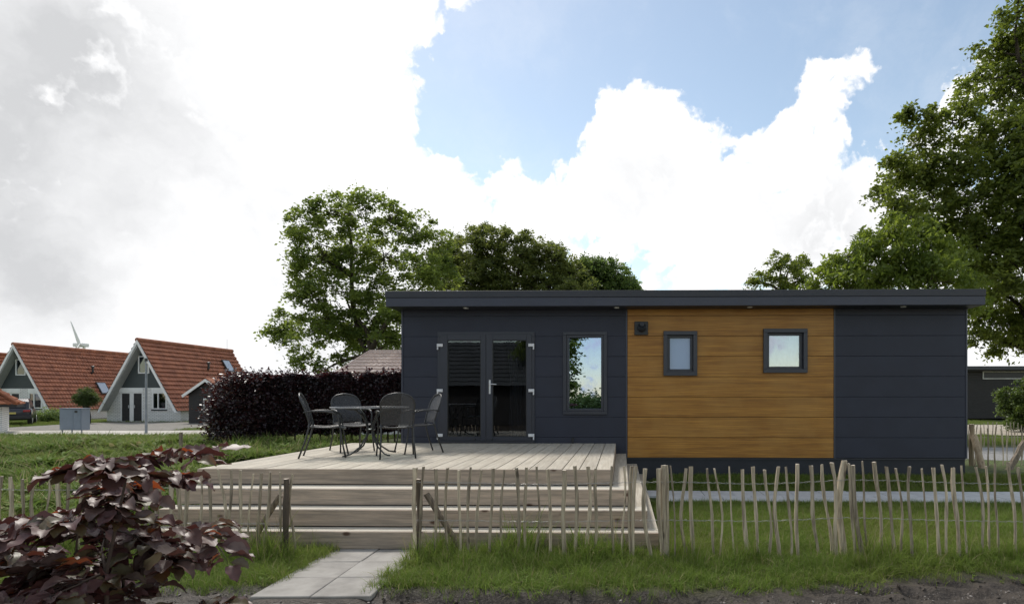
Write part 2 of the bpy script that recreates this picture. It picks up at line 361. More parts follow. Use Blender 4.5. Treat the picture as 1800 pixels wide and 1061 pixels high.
def ground_mat():
    m = shader('soil_and_turf'); P = N('ShaderNodeNewGeometry').outputs['Position']
    sp = N('ShaderNodeSeparateXYZ'); put(sp.inputs[0], P)
    n1 = NOISE(P, 1.2, 6, .6); n2 = NOISE(P, 9, 6, .65); n3 = NOISE(P, 45, 4, .6)
    turf = MIX(SMOOTH(n1, .35, .65), (.070,.105,.024,1), (.095,.130,.035,1)); turf = MIX(SMOOTH(n2, .42, .62), turf, (.050,.042,.027,1))
    turf = MIX(SMOOTH(sp.outputs[1], 5.9, 6.7, .75, 0.), turf, (.060,.062,.026,1))
    mud = MIX(SMOOTH(n2, .3, .7), (.030,.023,.018,1), (.066,.052,.040,1)); mud = MIX(M('MULTIPLY', SMOOTH(n3, .5, .75), .6), mud, (.095,.077,.060,1))
    edge = M('ADD', 4.80, SMOOTH(sp.outputs[0], .8, 3.2, 0, .46))
    f = SMOOTH(M('ADD', M('SUBTRACT', sp.outputs[1], edge), M('MULTIPLY', M('SUBTRACT', n2, .5), .5)), -.05, .2)
    col = MIX(f, mud, turf)
    rough = SMOOTH(f, 0, 1, .62, .95)
    finish(PB(col, rough, .3, 0, M('ADD', n3, n2), .9, .02)); return m
gm = ground_mat()
tag(link('ground', np_mesh('ground', V, Fc, gm, smooth=True)), 'grassy ground with a churned muddy verge along the front', kind='structure')
# sandy track and puddle water
def track_mat():
    m = shader('gravelly_track'); P = N('ShaderNodeNewGeometry').outputs['Position']
    n2 = NOISE(P, 14, 6, .65); vo = N('ShaderNodeTexVoronoi'); put(vo.inputs['Vector'], P); vo.inputs['Scale'].default_value = 55
    col = MIX(SMOOTH(n2, .35, .7), (.10,.085,.075,1), (.24,.21,.19,1)); col = MIX(M('MULTIPLY', vo.outputs['Color'], .3), col, (.30,.27,.25,1))
    finish(PB(col, .8, .3, 0, M('SUBTRACT', n2, vo.outputs['Distance']), .8, .015)); return m
tm = track_mat()
tx = np.arange(-8, 12, .06); ty = np.arange(1.0, 4.80, .05); TX, TY = np.meshgrid(tx, ty)
TE = 4.62-.22*sstep(TX, -1.7, -1.4)+.20*sstep(TX, .9, 2.6)
TZ = -.012-.10*sstep(TY, TE-.12, TE+.06)+(fbm(TX*5, TY*5, 31)-.5)*.06-.05*sstep(TX,-2.0,-1.4)*(1-sstep(TX,1.0,2.4))
TZ = TZ-.10*sstep(TX, -1.75, -1.5)*(1-sstep(TX, .7, 1.3))*sstep(TY, 3.9, 4.2)
nx2 = len(tx); I2 = (np.arange(len(ty)-1)[:,None]*nx2+np.arange(nx2-1)[None]).ravel()
tag(link('dirt_track', np_mesh('dirt_track', np.stack([TX.ravel(), TY.ravel(), TZ.ravel()], 1), np.stack([I2, I2+1, I2+1+nx2, I2+nx2], 1), tm, smooth=True)), kind='structure', label='gravelly dirt track along the bottom edge')
m = shader('muddy_water'); wv = NOISE(N('ShaderNodeNewGeometry').outputs['Position'], 6, 2); finish(PB((.045,.026,.016), .06, .5, 0, wv, .08, .01)); water_m = m
tag(MB().add([(-2.2,3.2,-.082),(1.6,3.2,-.082),(1.6,4.9,-.082),(-2.2,4.9,-.082)], [(0,1,2,3)]).build('puddle_water', water_m), 'brown puddle water in the rut before the fence', kind='structure')

# far paving left: road strip, driveways
m = shader('block_paving'); P = N('ShaderNodeNewGeometry').outputs['Position']
b = N('ShaderNodeTexBrick'); put(b.inputs['Vector'], P); b.inputs['Color1'].default_value = (.22,.205,.18,1); b.inputs['Color2'].default_value = (.17,.16,.145,1); b.inputs['Mortar'].default_value = (.10,.10,.08,1)
b.inputs['Scale'].default_value = 1; b.inputs['Brick Width'].default_value = .4; b.inputs['Row Height'].default_value = .2; b.inputs['Mortar Size'].default_value = .01
finish(PB(MIX(M('MULTIPLY', NOISE(P, .7, 5), .35), b.outputs[0], (.28,.26,.23,1)), .9, .2)); pav_m = m
def sheet(name, pts, z, mat, label):
    o = MB().add([(x, y, z) for x, y in pts], [tuple(range(len(pts)))]).build(name, mat); return tag(o, label, kind='structure')
sheet('road', [(-60,23.9),(-10,23.9),(-10,28.2),(-60,28.6)], .004, concrete_lt, 'pale concrete road in front of the tiled houses')
sheet('driveway', [(-33.5,28.7),(-23,28.5),(-24.0,38),(-35.2,38)], .008, pav_m, 'grey block paved driveway before the tiled houses')
sheet('side_path', [(7.0,13.2),(16,13.2),(16,19),(7.0,19)], .014, plain('grey_gravel', (.26,.255,.25), (.17,.165,.16), .9, 9, world_space=True), 'grey gravel path beyond the right end of the cabin')
sheet('sand_strip', [(5,25),(40,25),(40,35),(5,35)], .014, plain('pale_sand', (.42,.37,.30), (.30,.26,.2), .95, .9, world_space=True), 'pale sandy strip before the black building')

# entrance paving and garden path: individual slabs
slab = MB().box(-.246,.246,-.246,.246,-.045,0).mesh('paving_slab', concrete_m, bevel=.006)
root = tag(thing('entrance_path', 'path of large grey concrete slabs leading to the steps', None, (0,0,0)), kind='structure'); 
root.location = (ax(668, 6.14), 6.14, 0); root.rotation_euler = (0, 0, R(2.2))
for r in range(3):
    for c in range(2):
        o = link('paving_slab', slab, root, (-.25+c*.5, -.25-.5*r+rnd.uniform(-.006,.006), .010+rnd.uniform(-.004,.004)))
        o.rotation_euler = (rnd.uniform(-.008,.008), rnd.uniform(-.008,.008), rnd.uniform(-.008,.008))
root2 = tag(thing('garden_path', 'narrow grey slab path crossing the lawn below the cladding', None, (0,0,0)), kind='structure')
slab_pale = slab.copy(); slab_pale.materials[0] = plain('pale_slab', (.56,.56,.55), (.46,.46,.455), .85, 3)
for r in range(2):
    for c in range(22):
        o = link('paving_slab', slab_pale, root2, (.62+c*.5+(.0 if r else .25), 9.17+.5*r, .03+rnd.uniform(-.003,.003)))
        o.rotation_euler = (rnd.uniform(-.005,.005), rnd.uniform(-.005,.005), rnd.uniform(-.004,.004))

# ------------------------------------------------------------------ the dark cabin
XL = ax(706, FY); XR = ax(1700, FY); XO0 = ax(1103, FY); XO1 = ax(1465, FY)
PITCH = .3855; Z0 = .507; SOF = 3.338
cabin = thing('holiday_cabin', 'long flat roofed navy cabin with golden wood panel and glazed doors', 'house')
def rect(px0, py0, px1, py1, Y=FY):
    a = at(px0, py0, Y); b = at(px1, py1, Y); return a[0], b[0], b[1], a[1]         # x0,x1,z0,z1
R_door = rect(770, 583, 940, 779); R_win = rect(990, 583, 1067, 728); R_w1 = rect(1166, 582, 1225, 660); R_w2 = rect(1341, 578, 1418, 655)
R_door = (R_door[0], R_door[1], DECK_Z+.004, R_door[3])
holes = [R_door, R_win, R_w1, R_w2]
def cut(x0, x1, z0, z1, inset=.0):
    """pieces of a rectangle that miss the openings"""
    P = [(x0, x1, z0, z1)]
    for hx0, hx1, hz0, hz1 in holes:
        hx0 += inset; hx1 -= inset; hz0 += inset; hz1 -= inset; Q = []
        for a, b, c, d in P:
            if hx0 >= b or hx1 <= a or hz0 >= d or hz1 <= c: Q.append((a, b, c, d)); continue
            if a < hx0: Q.append((a, hx0, c, d))
            if b > hx1: Q.append((hx1, b, c, d))
            m0, m1 = max(a, hx0), min(b, hx1)
            if c < hz0: Q.append((m0, m1, c, hz0))
            if d > hz1: Q.append((m0, m1, hz1, d))
        P = Q
    return P
mb = MB()
for a, b, c, d in cut(XL+.03, XR-.03, .15, SOF+.2, .05): mb.box(a, b, FY+.03, FY+.14, c, d)
mb.build('wall', plinth_m, cabin)
tr = .035
for name, x0, x1, mat_ in (('cladding_panel', XL+tr, XO0-tr, navy), ('wood_effect_board', XO0, XO1, oak), ('cladding_panel', XO1+tr, XR-tr, navy)):
    for k in range(8):
        z0 = Z0+k*PITCH; z1 = min(z0+PITCH-(.007 if 'wood' in name else .004), SOF+.02); cx = (x0+x1)/2
        pcs = cut(x0, x1, z0, z1, .03); comps = []
        for p in pcs:                                                    # pieces that touch are one board; a window may part a row in two
            hit = [c for c in comps if any(p[0] <= r[1]+1e-6 and p[1] >= r[0]-1e-6 and p[2] <= r[3]+1e-6 and p[3] >= r[2]-1e-6 for r in c)]
            n_ = [p]
            for c in hit: n_ += c; comps.remove(c)
            comps.append(n_)
        for c in comps:
            mb = MB(); j = rnd.uniform(-.0008,.0008)
            for a, b, c_, d in c: mb.box(a-cx, b-cx, -.012+j, .028, c_-z0, d-z0)
            mb.build(name, mat_, cabin, bevel=.003 if len(c) == 1 else 0, loc=(cx, FY, z0))
for x in (XL+.001, XO0-tr, XO1+.001, XR-tr-.001):
    MB().box(x, x+tr-.003, FY-.022, FY+.03, Z0-.01, SOF+.01).build('corner_trim', navy_trim, cabin, bevel=.002)
MB().box(XL+.04, XR-.04, FY+.0, FY+.03, .0, Z0-.012).build('plinth', plinth_m, cabin)
MB().box(XL+.04, XR-.04, FY-.022, FY+.028, Z0-.03, Z0-.008).build('base_rail', navy_top, cabin)
CB = FY+4.3
mb = MB(); mb.box(XL, XL+.14, FY+.141, CB, .2, SOF+.2).box(XR-.14, XR, FY+.141, CB, .2, SOF+.2).box(XL+.141, XR-.141, CB-.14, CB, .2, SOF+.2)
mb.build('side_wall', navy, cabin)
mb = MB(); mb.box(XL+.145, XR-.145, FY+.145, CB-.145, .45, .70); mb.box(XO0-.1, XO0, FY+.15, CB-.15, .71, SOF); mb.box(XO1-.1, XO1, FY+.15, CB-.15, .71, SOF)
mb.build('floor', void_m, cabin)
MB().box(XL+.145, XO0-.101, FY+2.6, FY+2.7, .71, SOF).build('inner_wall', void_m, cabin)
# roof
RY = FY-.40; RX0 = ax(678, RY); RX1 = ax(1732, RY); RT = 3.618; FM = 3.492
MB().box(RX0+.02, RX1-.02, RY+.02, CB+.3, SOF+.004, RT-.03).build('roof_slab', plinth_m, cabin)
MB().box(RX0, RX1, RY, RY+.019, SOF-.004, FM).box(RX0, RX0+.019, RY+.02, CB+.3, SOF-.004, FM).box(RX1-.019, RX1, RY+.02, CB+.3, SOF-.004, FM).build('fascia', navy_trim, cabin, bevel=.003)
MB().box(RX0-.008, RX1+.008, RY-.012, RY+.03, FM+.004, RT).box(RX0-.008, RX0+.03, RY+.031, CB+.3, FM+.004, RT).box(RX1-.03, RX1+.008, RY+.031, CB+.3, FM+.004, RT).build('roof_edge_trim', navy_top, cabin, bevel=.004)
MB().box(RX0+.03, RX1-.03, RY+.02, FY-.001, SOF-.008, SOF+.003).build('soffit', navy_top, cabin)
for px in (819, 1084, 1318, 1588):
    x = ax(px, RY+.16)
    o = MB().lathe([(.045,0),(.05,.006),(.05,.012)], 14, (x, RY+.16, SOF-.021)).build('spotlight', white_m, cabin)
# frames
def ring(mb, x0, x1, z0, z1, w, y0, y1):
    mb.box(x0, x1, y0, y1, z0, z0+w).box(x0, x1, y0, y1, z1-w, z1).box(x0, x0+w, y0, y1, z0+w+.0005, z1-w-.0005).box(x1-w, x1, y0, y1, z0+w+.0005, z1-w-.0005)
def window(rc, outer_w, y_out, sash, pane_m_, label=None, depth=.0, slat=None):
    x0, x1, z0, z1 = rc; mb = MB(); ring(mb, x0, x1, z0, z1, outer_w, FY-y_out, FY+.06)
    w = mb.build('window', navy_frame, cabin, bevel=.004)
    if label: w['label'] = label
    a = outer_w+.001; mb = MB(); ring(mb, x0+a, x1-a, z0+a, z1-a, sash, FY-y_out+.02+depth, FY+.07)
    mb.build('sash', navy_frame, w, bevel=.004)
    s = a+sash-.006
    MB().box(x0+s, x1-s, FY+.012+depth*.6, FY+.022+depth*.6, z0+s, z1-s).build('pane', pane_m_, w)
    return w, (x0+s, x1-s, z0+s, z1-s)
window(R_win, .062, .045, .05, pane_big, 'tall clear window beside the glazed doors')
w1, r1 = window(R_w1, .075, .065, .05, frost, 'small frosted window in the wood panel', .05)
w2, r2 = window(R_w2, .075, .065, .045, pane_clear, 'squarish window lined with crumpled white film', .05)
fv = []; ff = []; nu = 24
for j in range(nu+1):
    for i in range(nu+1):
        u, v = i/nu, j/nu; fv.append((r2[0]+u*(r2[1]-r2[0]), FY+.085+.012*math.sin(u*19+2*math.sin(v*6))*math.sin(v*4+u*7)+.012*rnd.random(), r2[2]+v*(r2[3]-r2[2])))
for j in range(nu):
    for i in range(nu): ff.append((j*(nu+1)+i, j*(nu+1)+i+1, (j+1)*(nu+1)+i+1, (j+1)*(nu+1)+i))
MB().add(fv, ff).build('film', film_m, w2, smooth=True)
# doors
x0, x1, z0, z1 = R_door; mb = MB(); fw = .10
ring(mb, x0, x1, z0, z1, fw, FY-.035, FY+.06); df = mb.build('door_frame', navy_frame, cabin, bevel=.004)
MB().box(x0+.0, x1-.0, FY-.075, FY-.036, z0+.0, z0+.04).build('door_sill', navy_top, cabin, bevel=.004)
for side, (ga, gb) in enumerate(((787,846),(866,926))):
    gx0, gx1 = ax(ga, FY-.02), ax(gb, FY-.02); gz1 = at(800, 598, FY)[1]; gz0 = at(800, 767, FY)[1]
    lx0 = x0+fw+.001 if side == 0 else ax(855.5, FY); lx1 = ax(855, FY) if side == 0 else x1-fw-.001
    lz0, lz1 = z0+fw*.35+.01, z1-fw-.001
    lx0 = x0+.055 if side == 0 else lx0; lx1 = lx1 if side == 0 else x1-.055
    lz1 = z1-.055; lz0 = z0+.045
    mb = MB(); Y0, Y1 = FY-.055, FY-.036
    mb.box(lx0, gx0, Y0, Y1, lz0, lz1).box(gx1, lx1, Y0, Y1, lz0, lz1).box(gx0+.0005, gx1-.0005, Y0, Y1, lz0, gz0).box(gx0+.0005, gx1-.0005, Y0, Y1, gz1, lz1)
    door = mb.build('door', navy_frame, cabin, bevel=.004)
    mb = MB(); ring(mb, gx0+.001, gx1-.001, gz0+.001, gz1-.001, .012, FY-.046, FY-.030); mb.build('glazing_bead', black_m, door)
    MB().box(gx0+.005, gx1-.005, FY-.033, FY-.023, gz0+.005, gz1-.005).build('pane', pane_door, door)
    hx = lx0 if side == 0 else lx1; sgn = -1 if side == 0 else 1
    for hy in (607, 686, 764):
        hz = at(800, hy, FY)[1]
        mb = MB(); a, b = sorted((hx-sgn*.055, hx+sgn*.055)); mb.box(a, b, FY-.082, FY-.056, hz-.028, hz+.028)
        a, b = sorted((hx+sgn*.030, hx+sgn*.054)); mb.box(a, b, FY-.078, FY-.056, hz-.085, hz-.029)
        mb.build('hinge', hinge_m, door, bevel=.003)
    if side == 1:
        hx = ax(861, FY-.06); hz0 = at(0, 692, FY)[1]; hz1 = at(0, 668, FY)[1]
        mb = MB(); mb.box(hx-.017, hx+.017, FY-.066, FY-.056, hz0, hz1); mb.tube([(hx, FY-.066, hz1-.08), (hx, FY-.10, hz1-.08), (hx+.02, FY-.108, hz1-.08), (hx+.135, FY-.108, hz1-.085)], [.010,.010,.0105,.009], 8)
        mb.lathe([(.009,0),(.009,.02)], 8, (hx, FY-.075, hz0+.05)); mb.build('handle', chrome, door, bevel=0)
    dx = ax(836 if side == 0 else 866, FY)
    MB().lathe([(.018,0),(.022,.01),(.012,.03)], 10, (dx, FY-.066, lz0+.02)).build('door_stop', black_m, door)
# blinds and things behind the doors: a folded curtain
cv = []; cf = []; cn = 40; cx0, cx1 = ax(888, FY+.4), ax(930, FY+.4)
for i in range(cn+1):
    u = i/cn
    for j, z in enumerate((DECK_Z, 2.0, 2.85)):
        cv.append((cx0+(cx1-cx0)*u+(.10 if j == 0 else (.16 if j == 1 else .0))*(u-1)*(-.6), FY+.42+.03*math.sin(u*38), z))
for i in range(cn):
    for j in range(2): cf.append((i*3+j, (i+1)*3+j, (i+1)*3+j+1, i*3+j+1))
tag(MB().add(cv, cf).build('curtain', plain('grey_curtain', (.12,.125,.14), (.09,.095,.1), .9), smooth=True), 'grey curtain hanging behind the right glazed door', 'curtain')
# flue, tap
x, z = at(1127, 577, FY)
fl = MB().box(x-.13, x+.13, FY-.045, FY-.013, z-.13, z+.13).build('wall_flue', black_m, cabin, bevel=.008)
mb = MB(); mb.tube([(x+.01, FY-.04, z+.01), (x+.01, FY-.14, z+.02), (x+.01, FY-.15, z+.03)], [.085,.08,.06], 18); mb.build('flue_pipe', plinth_m, fl, smooth=False)
mb = MB(); mb.tube([(x+.01, FY-.12, z+.045), (x+.01, FY-.19, z+.06)], [.05,.045], 14); mb.build('flue_nozzle', black_m, fl)
x, z = at(1007, 773, FY)
MB().box(x-.018, x+.018, FY-.04, FY-.013, z-.05, z+.05).build('outdoor_tap', black_m, cabin, bevel=.004).parent = cabin

# ------------------------------------------------------------------ terrace with steps
deck = thing('wooden_terrace', 'raised weathered timber terrace with four broad steps', 'terrace')
wdeck = dr-dl; nb = 25; bw = wdeck/nb; blen = FY-.03-D1
bme = MB().box(-bw/2+.005, bw/2-.005, -blen/2, blen/2, -.028, 0).mesh('deck_board', deck_top, bevel=.003)
for k in range(nb):
    o = link('deck_board', bme, deck, (dl+bw*(k+.5), D1+blen/2, DECK_Z+rnd.uniform(-.0015,.0015)))
RH = .193; TD = .272
steps = [(D1, dr), (D1-TD, dr+.20), (D1-2*TD, dr+.40), (D1-3*TD, dr+.55)]
steps[3] = (1000/163*1.0, ax(1158, 6.13))
steps[1] = (6.60, ax(1105, 6.60)); steps[2] = (6.35, ax(1138, 6.35)); steps[3] = (6.13, ax(1158, 6.13))
for k, (y, xr) in enumerate(steps):
    zt = DECK_Z-RH*k; t0 = .03 if k == 0 else .03
    xl = dl-.012*k if k else dl
    # riser board, front, then side
    MB().box(-(xr-xl)/2, (xr-xl)/2, 0, .028, 0, RH-.034).build('riser_board', deck_riser, deck, bevel=.003, loc=((xl+xr)/2, y+.008, zt-RH+.0)) if k == 9 else None
    hgt = RH-.006 if k == 0 else RH-.032
    top = zt-.0 if k == 0 else zt-.0315
    top = zt-.0315
    bot = zt-RH+.009
    MB().box(-(xr-xl)/2+.003, (xr-xl)/2-.003, 0, .028, bot-top, (.029 if k == 0 else .0285)).build('riser_board', deck_riser, deck, bevel=.003, loc=((xl+xr)/2, y-.028, top))
    MB().box(0, .028, -(FY-.04-y)/2, (FY-.04-y)/2, bot-top, -.001).build('side_board', deck_riser, deck, bevel=.003, loc=(xr-.032, (FY-.04+y)/2+.002, top))
    if k:
        yb = steps[k-1][0]-.030; xin = steps[k-1][1]-.003
        MB().box(-(xr-xl)/2, (xr-xl)/2, -(yb-y)/2+.0, (yb-y)/2, -.028, 0).build('tread_board', deck_top_x, deck, bevel=.003, loc=((xl+xr)/2, (y+yb)/2, zt))
        MB().box(xin-.0-xr+.001, 0, -(FY-.04-yb)/2+.003, (FY-.04-yb)/2, -.028, 0).build('side_tread_board', deck_top, deck, bevel=.003, loc=(xr, (FY-.04+yb)/2, zt+.0005))
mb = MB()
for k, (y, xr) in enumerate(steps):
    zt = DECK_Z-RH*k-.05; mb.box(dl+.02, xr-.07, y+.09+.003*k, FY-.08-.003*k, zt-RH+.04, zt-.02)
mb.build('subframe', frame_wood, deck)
MB().box(dl-.0, dl+.028, D1+.01, FY-.06, .02, DECK_Z-.032).build('side_board', deck_riser, deck, bevel=.003)

# ------------------------------------------------------------------ table and chairs on the terrace
TC = (ax(651, 8.65), 8.65)
tb = thing('garden_table', 'round glass topped garden table with curved dark legs among four chairs', 'table', (TC[0], TC[1], DECK_Z))
MB().lathe([(.0,.717),(.545,.717),(.55,.720),(.55,.724),(.545,.727),(.0,.727)], 48).build('table_top', pane_table, tb)
mb = MB(); pts = [(.556*math.cos(a*math.pi/24), .556*math.sin(a*math.pi/24), .720) for a in range(49)]; mb.tube(pts, .011, 6, False); mb.build('table_rim', table_edge, tb, smooth=True)
for q in range(4):
    a = math.pi/4+q*math.pi/2+.25; c, s = math.cos(a), math.sin(a); prof = [(.40,.705),(.25,.69),(.14,.60),(.07,.47),(.05,.38),(.07,.28),(.17,.13),(.33,.03),(.42,.012),(.46,.008)]
    MB().tube([(r*c, r*s, z) for r, z in prof], .0125, 7).build('leg', chair_m, tb, smooth=True)
MB().lathe([(.06,0),(.07,.01),(.07,.02),(.05,.03)], 16, (0,0,.37)).build('leg_hub', chair_m, tb)
def make_chair(loc, rz, label):
    ch = thing('garden_chair', label, 'chair', loc, rz, 'metal mesh chairs around the garden table')
    # seat: curved mesh sheet
    def surf(name, fn, nu, nv, par):
        vs = []; fs = []; uv = []
        for j in range(nv+1):
            for i in range(nu+1): vs.append(fn(i/nu, j/nv))
        for j in range(nv):
            for i in range(nu): fs.append((j*(nu+1)+i, j*(nu+1)+i+1, (j+1)*(nu+1)+i+1, (j+1)*(nu+1)+i))
        me = bpy.data.meshes.new(name); me.from_pydata(vs, [], fs); me.materials.append(weave); l = me.uv_layers.new(name='UVMap')
        for p in me.polygons:
            p.use_smooth = True
            for li in p.loop_indices:
                vi = me.loops[li].vertex_index; l.data[li].uv = ((vi % (nu+1))/nu*.5, (vi//(nu+1))/nv*.5)
        return link(name, me, par)
    def seat(u, v):
        w = .225-.015*v; x = (u*2-1)*w*(1-.10*(1-v)**4*0); y = -.24+.44*v
        return (x, y-.03*(1-(2*u-1)**2)*(1-v)**2, .435+.018*(2*u-1)**2-.02*math.sin(v*math.pi)+(.0 if v > .15 else -.03*(1-v/.15)**2))
    surf('seat', seat, 10, 10, ch)
    def half(t): return .215+.015*math.sin(t*2.2) if t < .62 else .23*math.sqrt(max(0, 1-((t-.62)/.38)**2))**.8
    def back(u, v):
        t = v; w = half(t*.999)
        x = (u*2-1)*w; z = .47+.46*t; y = .215+.15*t**1.3-.03*(1-(2*u-1)**2)*(1-t*.3)*-1-.03
        return (x, y, z)
    surf('backrest', back, 12, 16, ch)
    edge = [back(0, k/20) for k in range(21)]+[back(1, 1-k/20) for k in range(21)]
    MB().tube(edge, .0115, 7).build('back_frame', chair_m, ch, smooth=True)
    se = [seat(0, 1-k/10) for k in range(11)]+[seat(k/8, 0) for k in range(1, 8)]+[seat(1, k/10) for k in range(11)]+[seat(1-k/4,1) for k in range(1,5)]
    MB().tube(se, .010, 6).build('seat_frame', chair_m, ch, smooth=True)
    for s in (-1, 1):
        MB().tube([(s*.218,.185,.50),(s*.218,.19,.43),(s*.222,.235,.25),(s*.238,.32,0)], [.0125,.0125,.0115,.0125], 7).build('leg', chair_m, ch, smooth=True)
        MB().tube([(s*.262,-.10,.655),(s*.258,-.19,.60),(s*.240,-.215,.44),(s*.248,-.25,.2),(s*.262,-.29,0)], [.010,.0115,.0115,.0115,.0125], 7).build('leg', chair_m, ch, smooth=True)
        MB().tube([(s*.228,.26,.655),(s*.262,.15,.675),(s*.275,.0,.672),(s*.268,-.12,.652),(s*.262,-.18,.62)], [.010,.013,.016,.013,.010], 6).build('armrest', chair_m, ch, smooth=True)
    return ch
def face(p, tgt): return math.atan2(tgt[1]-p[1], tgt[0]-p[0])+math.pi/2
chairs = [((ax(572, 8.32), 8.32), None, 'leftmost chair, seen from its side, facing right to the table'), ((ax(618, 9.25), 9.25), None, 'chair behind the table facing the camera before the dark hedge'),
          ((ax(697, 8.30), 8.30), None, 'chair nearest the camera with its back turned, right of the table'), ((ax(735, 8.98), 8.98), None, 'rightmost chair by the cabin wall facing left to the table')]
angs = [face(chairs[0][0], (TC[0]+.3, TC[1]+.0)), face(chairs[1][0], (TC[0]+.0, TC[1])), face(chairs[2][0], (TC[0]-.05, TC[1]+.9)), face(chairs[3][0], (TC[0], TC[1]-.15))]
first = None
for (p, _, lab), a in zip(chairs, angs):
    if first is None: first = make_chair((p[0], p[1], DECK_Z+.002), a, lab)
    else:
        c = copy_tree(first); c.location = (p[0], p[1], DECK_Z+.002); c.rotation_euler = (0, 0, a); c['label'] = lab

# ------------------------------------------------------------------ chestnut paling fences
def paling(mb, x, y, zb, zt, r, lean=0, seed=0, n=6, flat=.75):
    q = random.Random(seed*7919+13); m = 7; bx = q.uniform(-.032,.032); b2 = q.uniform(-.020,.020); ph = q.uniform(0,6)
    vs = []; rr = [r*q.uniform(.72,1.15) for _ in range(m)]; ang = [q.uniform(.75,1.2) for _ in range(n)]; rot = q.uniform(0,6)
    for i in range(m):
        t = i/(m-1); z = zb+(zt-zb)*t; cx = lean*t*(zt-zb)+bx*math.sin(t*math.pi)+b2*math.sin(t*math.pi*2+ph); cy = .5*b2*math.sin(t*5+ph)
        for k in range(n):
            a = 2*math.pi*k/n+rot; rad = rr[i]*ang[k]; vs.append((x+cx+rad*math.cos(a), y+cy+rad*flat*math.sin(a), z+(q.uniform(-.004,.004) if i == m-1 else 0)))
    mb.add(vs, [(i*n+k, i*n+(k+1)%n, (i+1)*n+(k+1)%n, (i+1)*n+k) for i in range(m-1) for k in range(n)]+[tuple(range((m-1)*n, m*n))]+[tuple(range(n))[::-1]])
def picket(parent, x, y, zb, zt, r, lean, seed, name='picket', mat_=None, caps=True):
    mb = MB(); paling(mb, 0, 0, 0, zt-zb, r, lean, seed); me = mb.mesh(name, mat_ or picket_m)
    me.materials.append(endgrain); me.polygons[len(me.polygons)-2].material_index = 1
    q = 0
    for p in me.polygons:
        if p.normal.z > .9 and p.center.z > (zt-zb)*.9: p.material_index = 1
    return link(name, me, parent, (x, y, zb))
FYF = 5.86
def run(parent, tops, seed0, yf=FYF, leans=None, zfun=None, rbase=.0172):
    for i, px in enumerate(tops):
        q = random.Random(seed0+i); y = yf+q.uniform(-.025,.025); py = zfun(px)+q.uniform(-5,5); x, z = at(px, py, y)
        lean = leans(px)+q.gauss(0,.025) if leans else q.gauss(0,.03)
        L = z+.03; picket(parent, x-lean*L, y, -.03, z, rbase*q.choice((.7,.85,1,1,1.15,1.3)), lean, seed0*31+i)
def wire(parent, pts, seed, r=.0016):
    q = random.Random(seed)
    for ph in (0, math.pi):
        mb = MB(); P = []
        for k in range(len(pts)-1):
            a, b = Vector(pts[k]), Vector(pts[k+1])
            for j in range(4):
                t = j/4; p = a.lerp(b, t); w = .006*math.sin(t*2*math.pi+ph); v = .016*math.cos(t*math.pi*1.0+ph)*(.8 if j % 2 == 0 else .2)
                P.append((p.x, p.y+v, p.z+w-.006*math.sin(t*math.pi)))
        P.append(tuple(pts[-1])); mb.tube(P, r, 4); mb.build('wire', wire_m, parent)
RT_P = [729,745.5,765,787,806.5,828,846,867.5,887,907,925,945.5,963.5,989.5,1011.5,1035,1049,1073,1097,1110,1118,1131.5,1157,1179,1204,1216,1246,1258,1282.6,1305,1324.7,1346,1366,1380,1401,1422.7,1444,1461,1490,1498,1515.6,1538.6,1557,1577,1598.8,1620,1640,1655.5,1677,1689,1717,1733.6,1748,1774.6,1788,1806,1826,1847,1868,1890]
def ztop_r(px): return 822 if px < 1150 else 822-9*max(0, 1-abs(px-1470)/120)-(4 if px > 1700 else 0)-(2 if px > 1500 else 0)
fr = thing('picket_fence', 'weathered chestnut paling fence running right from the gateway across the lawn', 'fence')
run(fr, RT_P, 100, leans=lambda px: 0 if px < 1120 else -.03-.04*min(1, (px-1120)/300), zfun=ztop_r)
def post(parent, px, pyt, Y, r, seed, mat_=None, lean=0):
    x, z = at(px, pyt, Y); return picket(parent, x-lean*z, Y, -.05, z, r, lean, seed, 'post', mat_ or post_m)
post(fr, 737, 841, FYF+.03, .036, 3, dark_post); post(fr, 1169, 817, FYF+.03, .050, 4, picket_m); post(fr, 1482, 809, FYF+.04, .036, 5, picket_m); post(fr, 1850, 812, FYF+.03, .05, 6)
def brace(parent, a, b, r0, r1, seed, mat_=None):
    q = random.Random(seed); A, B = Vector(a), Vector(b); P = []; rr = []
    for k in range(7):
        t = k/6; P.append(A.lerp(B, t)+Vector((q.uniform(-.008,.008), q.uniform(-.008,.008), q.uniform(-.008,.008)))); rr.append((r0+(r1-r0)*t)*q.uniform(.9,1.1))
    return MB().tube(P, rr, 8).build('brace', mat_ or post_m, parent)
a_ = at(750, 868, 5.95); b_ = at(822, 975, 6.0); brace(fr, (a_[0], 5.95, a_[1]), (b_[0], 6.0, b_[1]-.05), .035, .028, 1)
def wires(parent, xs, pys, seed, Y=FYF):
    for py_l in pys:
        wire(parent, [(at(px, py_l(px), Y)[0], Y, at(px, py_l(px), Y)[1]) for px in xs], seed+int(py_l(800)))
sag = lambda px, p0: 4*math.sin((px-737)/430*math.pi)**2
wires(fr, [732]+RT_P[1:], [lambda p: 846+sag(p,0)+(-6*max(0,1-abs(p-1482)/160)), lambda p: 913+.6*sag(p,0)+(-6*max(0,1-abs(p-1482)/160))], 5)
LF_P = [-150,-131,-110,-92,-70,-52,-33,-16,1,18.5,42.5,62.5,85,103,122,142,161,183,204,224,243,262,283,300,315,330,352,369,387,405,425,445,459.6,477,492.7,514]
fl_ = thing('picket_fence', 'weathered chestnut paling fence on the left ending at the gateway post', 'fence')
run(fl_, LF_P, 400, leans=lambda px: .02, zfun=lambda px: 829 if px > 300 else 837)
post(fl_, 503, 841, FYF-.02, .040, 7, dark_post, lean=.01)
